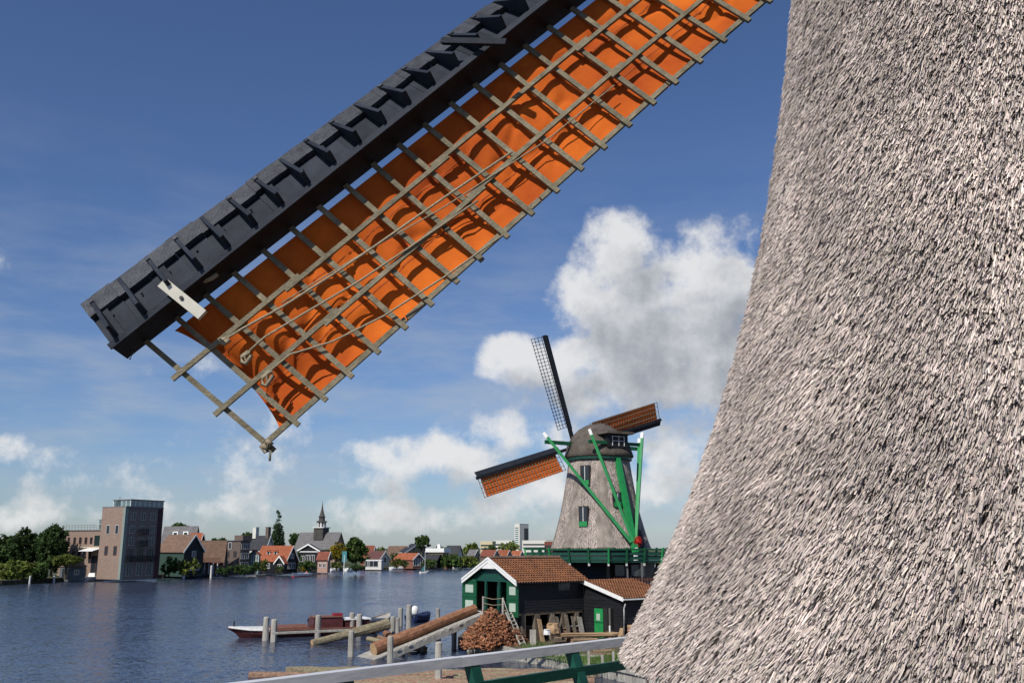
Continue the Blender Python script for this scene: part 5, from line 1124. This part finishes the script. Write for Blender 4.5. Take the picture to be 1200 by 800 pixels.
# sail cloth
nU, nV = 220, 44; Vs = []; Fs = []
def hash_n(x): return math.sin(x * 12.9898) * 43758.5453 % 1
for u in range(nU + 1):
    f = u / nU; ta = (.30 + (LFULL - 2.0) * f) * SPC / SPC
    for v in range(nV + 1):
        g_ = v / nV; ta2 = ta - (.0 if f > .02 else 0); a_ = .085 + (LBAR(ta) - .145) * g_
        ta2 = ta + (1 - f) ** 30 * (.16 * math.sin(math.pi * g_) ** .8 - .10 * g_)     # scalloped free end
        near = math.exp(-(ta / 2.2) ** 2); sg_ = math.sin(math.pi * g_) ** .8
        bay = abs(math.sin(math.pi * ta / SPC)); rag = mnoise.noise(Vector((ta * 1.9 + 3, g_ * 2.6, 1.)))
        big = mnoise.noise(Vector((ta * .75 - g_ * .9, g_ * 1.5 + ta * .25, 4.))); fine = mnoise.noise(Vector((ta * 4.2 + g_ * 5, g_ * 3.2 - ta * .9, 9.)))
        crease = abs(mnoise.noise(Vector((ta * 1.5 + g_ * 3.0, g_ * 2.4 - ta * .6, 2.5))))
        off = -.03 - (.08 + .17 * near) * math.sin(math.pi * g_ ** 1.5) ** .8 + bay * (.02 + .10 * near * (.6 + .8 * rag)) * sg_ + .11 * big * sg_ + .03 * fine * sg_ - .05 * (1 - min(1, crease * 5)) * sg_
        Vs.append(B(ta2, a_, min(off, -.012)))
for u in range(nU):
    for v in range(nV): k0 = u * (nV + 1) + v; Fs.append((k0, k0 + 1, k0 + nV + 2, k0 + nV + 1))
cloth = spart(MB().add(Vs, Fs), 'sail_cloth', CANVAS, smooth=True)
for v in (14, 29):
    sm = MB(); row = [Vs[u * (nV + 1) + v] for u in range(0, nU + 1, 2)]; row2 = [Vs[u * (nV + 1) + v + 1] for u in range(0, nU + 1, 2)]; up_ = frame(LT / 2)[1] * .006
    for u in range(len(row) - 1): sm.add([row[u] + up_, row[u + 1] + up_, row[u + 1].lerp(row2[u + 1], .35) + up_, row[u].lerp(row2[u], .35) + up_], [(0, 1, 2, 3)])
    spart(sm, 'cloth_seam', mat('stitched_seam', (.42, .085, .02), .85, .2, 4))
# leading boards with ribs
LW, LD = .74, .30
def L_(tau, f, off=0.):   # across the leading boards, f 0 at the stock, 1 at the edge
    t_, m_ = frame(max(0, tau)); nn = (m_ * LW - t_ * LD * -1).normalized(); nn = (m_ * .88 - t_ * .45).normalized()
    return P1 + sv * tau - t_ * (THK + LW * f) + m_ * (DEP - .06 - LD * f) + nn * off
nrib = 25; rs = SPC * .93
for k in range(nrib):
    a0 = -.28 + k * rs; a1 = a0 + rs - .001
    j_ = random.uniform(-.01, .01)
    def slab(f0, f1, o0, o1): return MB().hexa([L_(a0, f0, o0), L_(a1, f0, o0), L_(a1, f1, o0), L_(a0, f1, o0), L_(a0, f0, o1), L_(a1, f0, o1), L_(a1, f1, o1), L_(a0, f1, o1)])
    spart(slab(0, .70, -.06 + j_, -.03 + j_), 'leading_board', TARB); spart(slab(.66, 1.0, -.015 + j_, .045 + j_), 'edge_board', mat('scuffed_tar_edge', (.011, .013, .020), .55, .5, 7, .3, 40, col2=(.055, .060, .072)))
    ra = a0 + rs * .30; w_ = .022
    def wedge(c, w_, h0, h1, f0=0., f1=.97): return MB().hexa([L_(c - w_, f0, -.02), L_(c + w_, f0, -.02), L_(c + w_, f1, .03), L_(c - w_, f1, .03), L_(c - w_, f0, h0), L_(c + w_, f0, h0), L_(c + w_, f1, h1), L_(c - w_, f1, h1)])
    spart(wedge(ra, w_, .25, .05), 'rib', TARB)
    if k % 2 == 0: spart(wedge(ra + .055, .034, .035, .02, .04, .63), 'batten', TARB)
    if k % 3 != 1: spart(wedge(ra, w_ + .004, .094, .060, .84, .97), 'rib_end', mat('worn_tar_edge', (.07, .073, .08), .45, .6, 9))
    for f_ in (.12, .50): spart(MB().tube([L_(ra + .09, f_, -.02), L_(ra + .09, f_, .004)], .014, 6), 'bolt', IRON)
# white cleat across the stock, small curled rope, iron pin
ta, a_ = find(213, 351, DEP + .06); t_, m_ = frame(ta)
p = B(ta, a_ - .30, DEP + .06); q = B(ta + .02, a_ + .30, DEP + .06)
cl = spart(MB().bar(p, q, .06, .125, up=sv), 'cleat', mat('pale_oak_cleat', (.50, .48, .41), .7, .15, 5)); MB().tube([(p + q) / 2 + m_ * .02, (p + q) / 2 + m_ * .05], .022, 8).build('bolt', IRON, cl, world=True)
ta, a_ = find(517, 43, DEP + .1); ta2, a2_ = find(594, 50, DEP + .25); spart(MB().bar(B(ta, a_, DEP + .02), B(ta2, a2_, DEP + .25), .07, .07), 'iron_pin', TARB)
def rope(px, off, r_, name='rope'):
    pts = []
    for x, y in px: ta, a_ = find(x, y, off); pts.append(B(ta, a_, off))
    return spart(MB().tube(pts, r_, 7), name, ROPE, True)
rope([(233, 327), (240, 329), (248, 326), (255, 321)], .30, .028, 'curled_rope')
rope([(266, 396), (284, 385), (330, 360), (385, 325), (440, 288), (520, 232), (600, 178)], .115, .015)
rope([(291, 412), (310, 395), (360, 365), (420, 330), (480, 290), (560, 235)], .115, .013)
rope([(317, 434), (340, 415), (390, 400), (450, 370), (520, 325), (590, 275)], .115, .012)
rope([(330, 355), (420, 300), (520, 243), (640, 165), (720, 100)], .10, .008)
for x, y, dx, dy in ((266, 396, -8, 5), (291, 412, -8, 12), (317, 434, -10, 16)):
    rope([(x, y), (x + dx * .6 - 3, y + dy * .5), (x + dx, y + dy), (x + dx + 5, y + dy + 2), (x + dx * .3 + 6, y + dy * .4), (x + 2, y + 1), (x - 4, y + 5), (x + dx * .7 + 3, y + dy * .9 + 3)], .14, .024, 'rope_knot')
rope([(309, 516), (305, 523), (310, 530), (317, 528), (316, 540)], .08, .014, 'rope_tail')
rope([(312, 516), (318, 520), (314, 527), (308, 521)], .10, .03, 'rope_knot')
rope([(150, 408), (156, 414), (152, 421)], .05, .010, 'rope_tail')

# ------------------------------------------------------------------ stage of the near mill with white railing
RZ = EYE - 1.0
ra_, rb_ = at_z(270, 800, RZ), at_z(735, 745, RZ); ev = (rb_ - ra_).normalized(); ov = Vector((-ev.y, ev.x, 0))
DZ = RZ - .98
poly = [ra_ + ev * a + ov * b for a, b in ((-3, -.1), (8.5, -.1), (11.5, -3), (11.5, -8), (8.5, -11), (-3, -11), (-6, -8), (-6, -3))]
stg = MB().prism([(p.x, p.y, DZ - .15) for p in poly], (0, 0, .15)).build('stage', mat('stage_deck_wood', (.16, .14, .11), .85, .3, 3), nm_, world=True); ORG[stg.name] = Vector((0, 0, 0))
rp0 = ra_ - ev * 3.2; rp1 = ra_ + ev * 8.4
rpm = at_z(536, 768.5, RZ); rpm = ra_ + ev * (rpm - ra_).dot(ev)
for p_, q_, dz_ in ((rp0, rpm, -.045), (rpm + ev * .006, rp1, -.049)): MB().bar(p_ + Vector((0, 0, dz_)), q_ + Vector((0, 0, dz_)), .115, .085).build('top_rail', RAILP, stg, world=True)
inn = -ov
MB().bar(rp0 + inn * .10 + Vector((0, 0, -.285)), rp1 + inn * .10 + Vector((0, 0, -.285)), .05, .10).build('lower_rail', GREEN_D, stg, world=True)
MB().bar(ra_ + ev * 3.2 + inn * .34 + Vector((0, 0, -.66)), rp1 + inn * .34 + Vector((0, 0, -.66)), .06, .22).build('toe_board', TAR, stg, world=True)
for x in (404, 553, 670, 760):
    p = at_z(x, 800 - (x - 270) * 55 / 465, RZ); k_ = (p - ra_).dot(ev); p = ra_ + ev * k_
    MB().bar(p + Vector((0, 0, -.09)), p + inn * .36 + Vector((0, 0, -1.0)), .125, .09, up=ov).build('rail_post', GREEN_D, stg, world=True)
    MB().bar(p + inn * .12 + ev * .05 + Vector((0, 0, -.42)), p + inn * .36 - ev * .16 + Vector((0, 0, -.98)), .07, .06, up=ov).build('rail_brace', GREEN, stg, world=True)
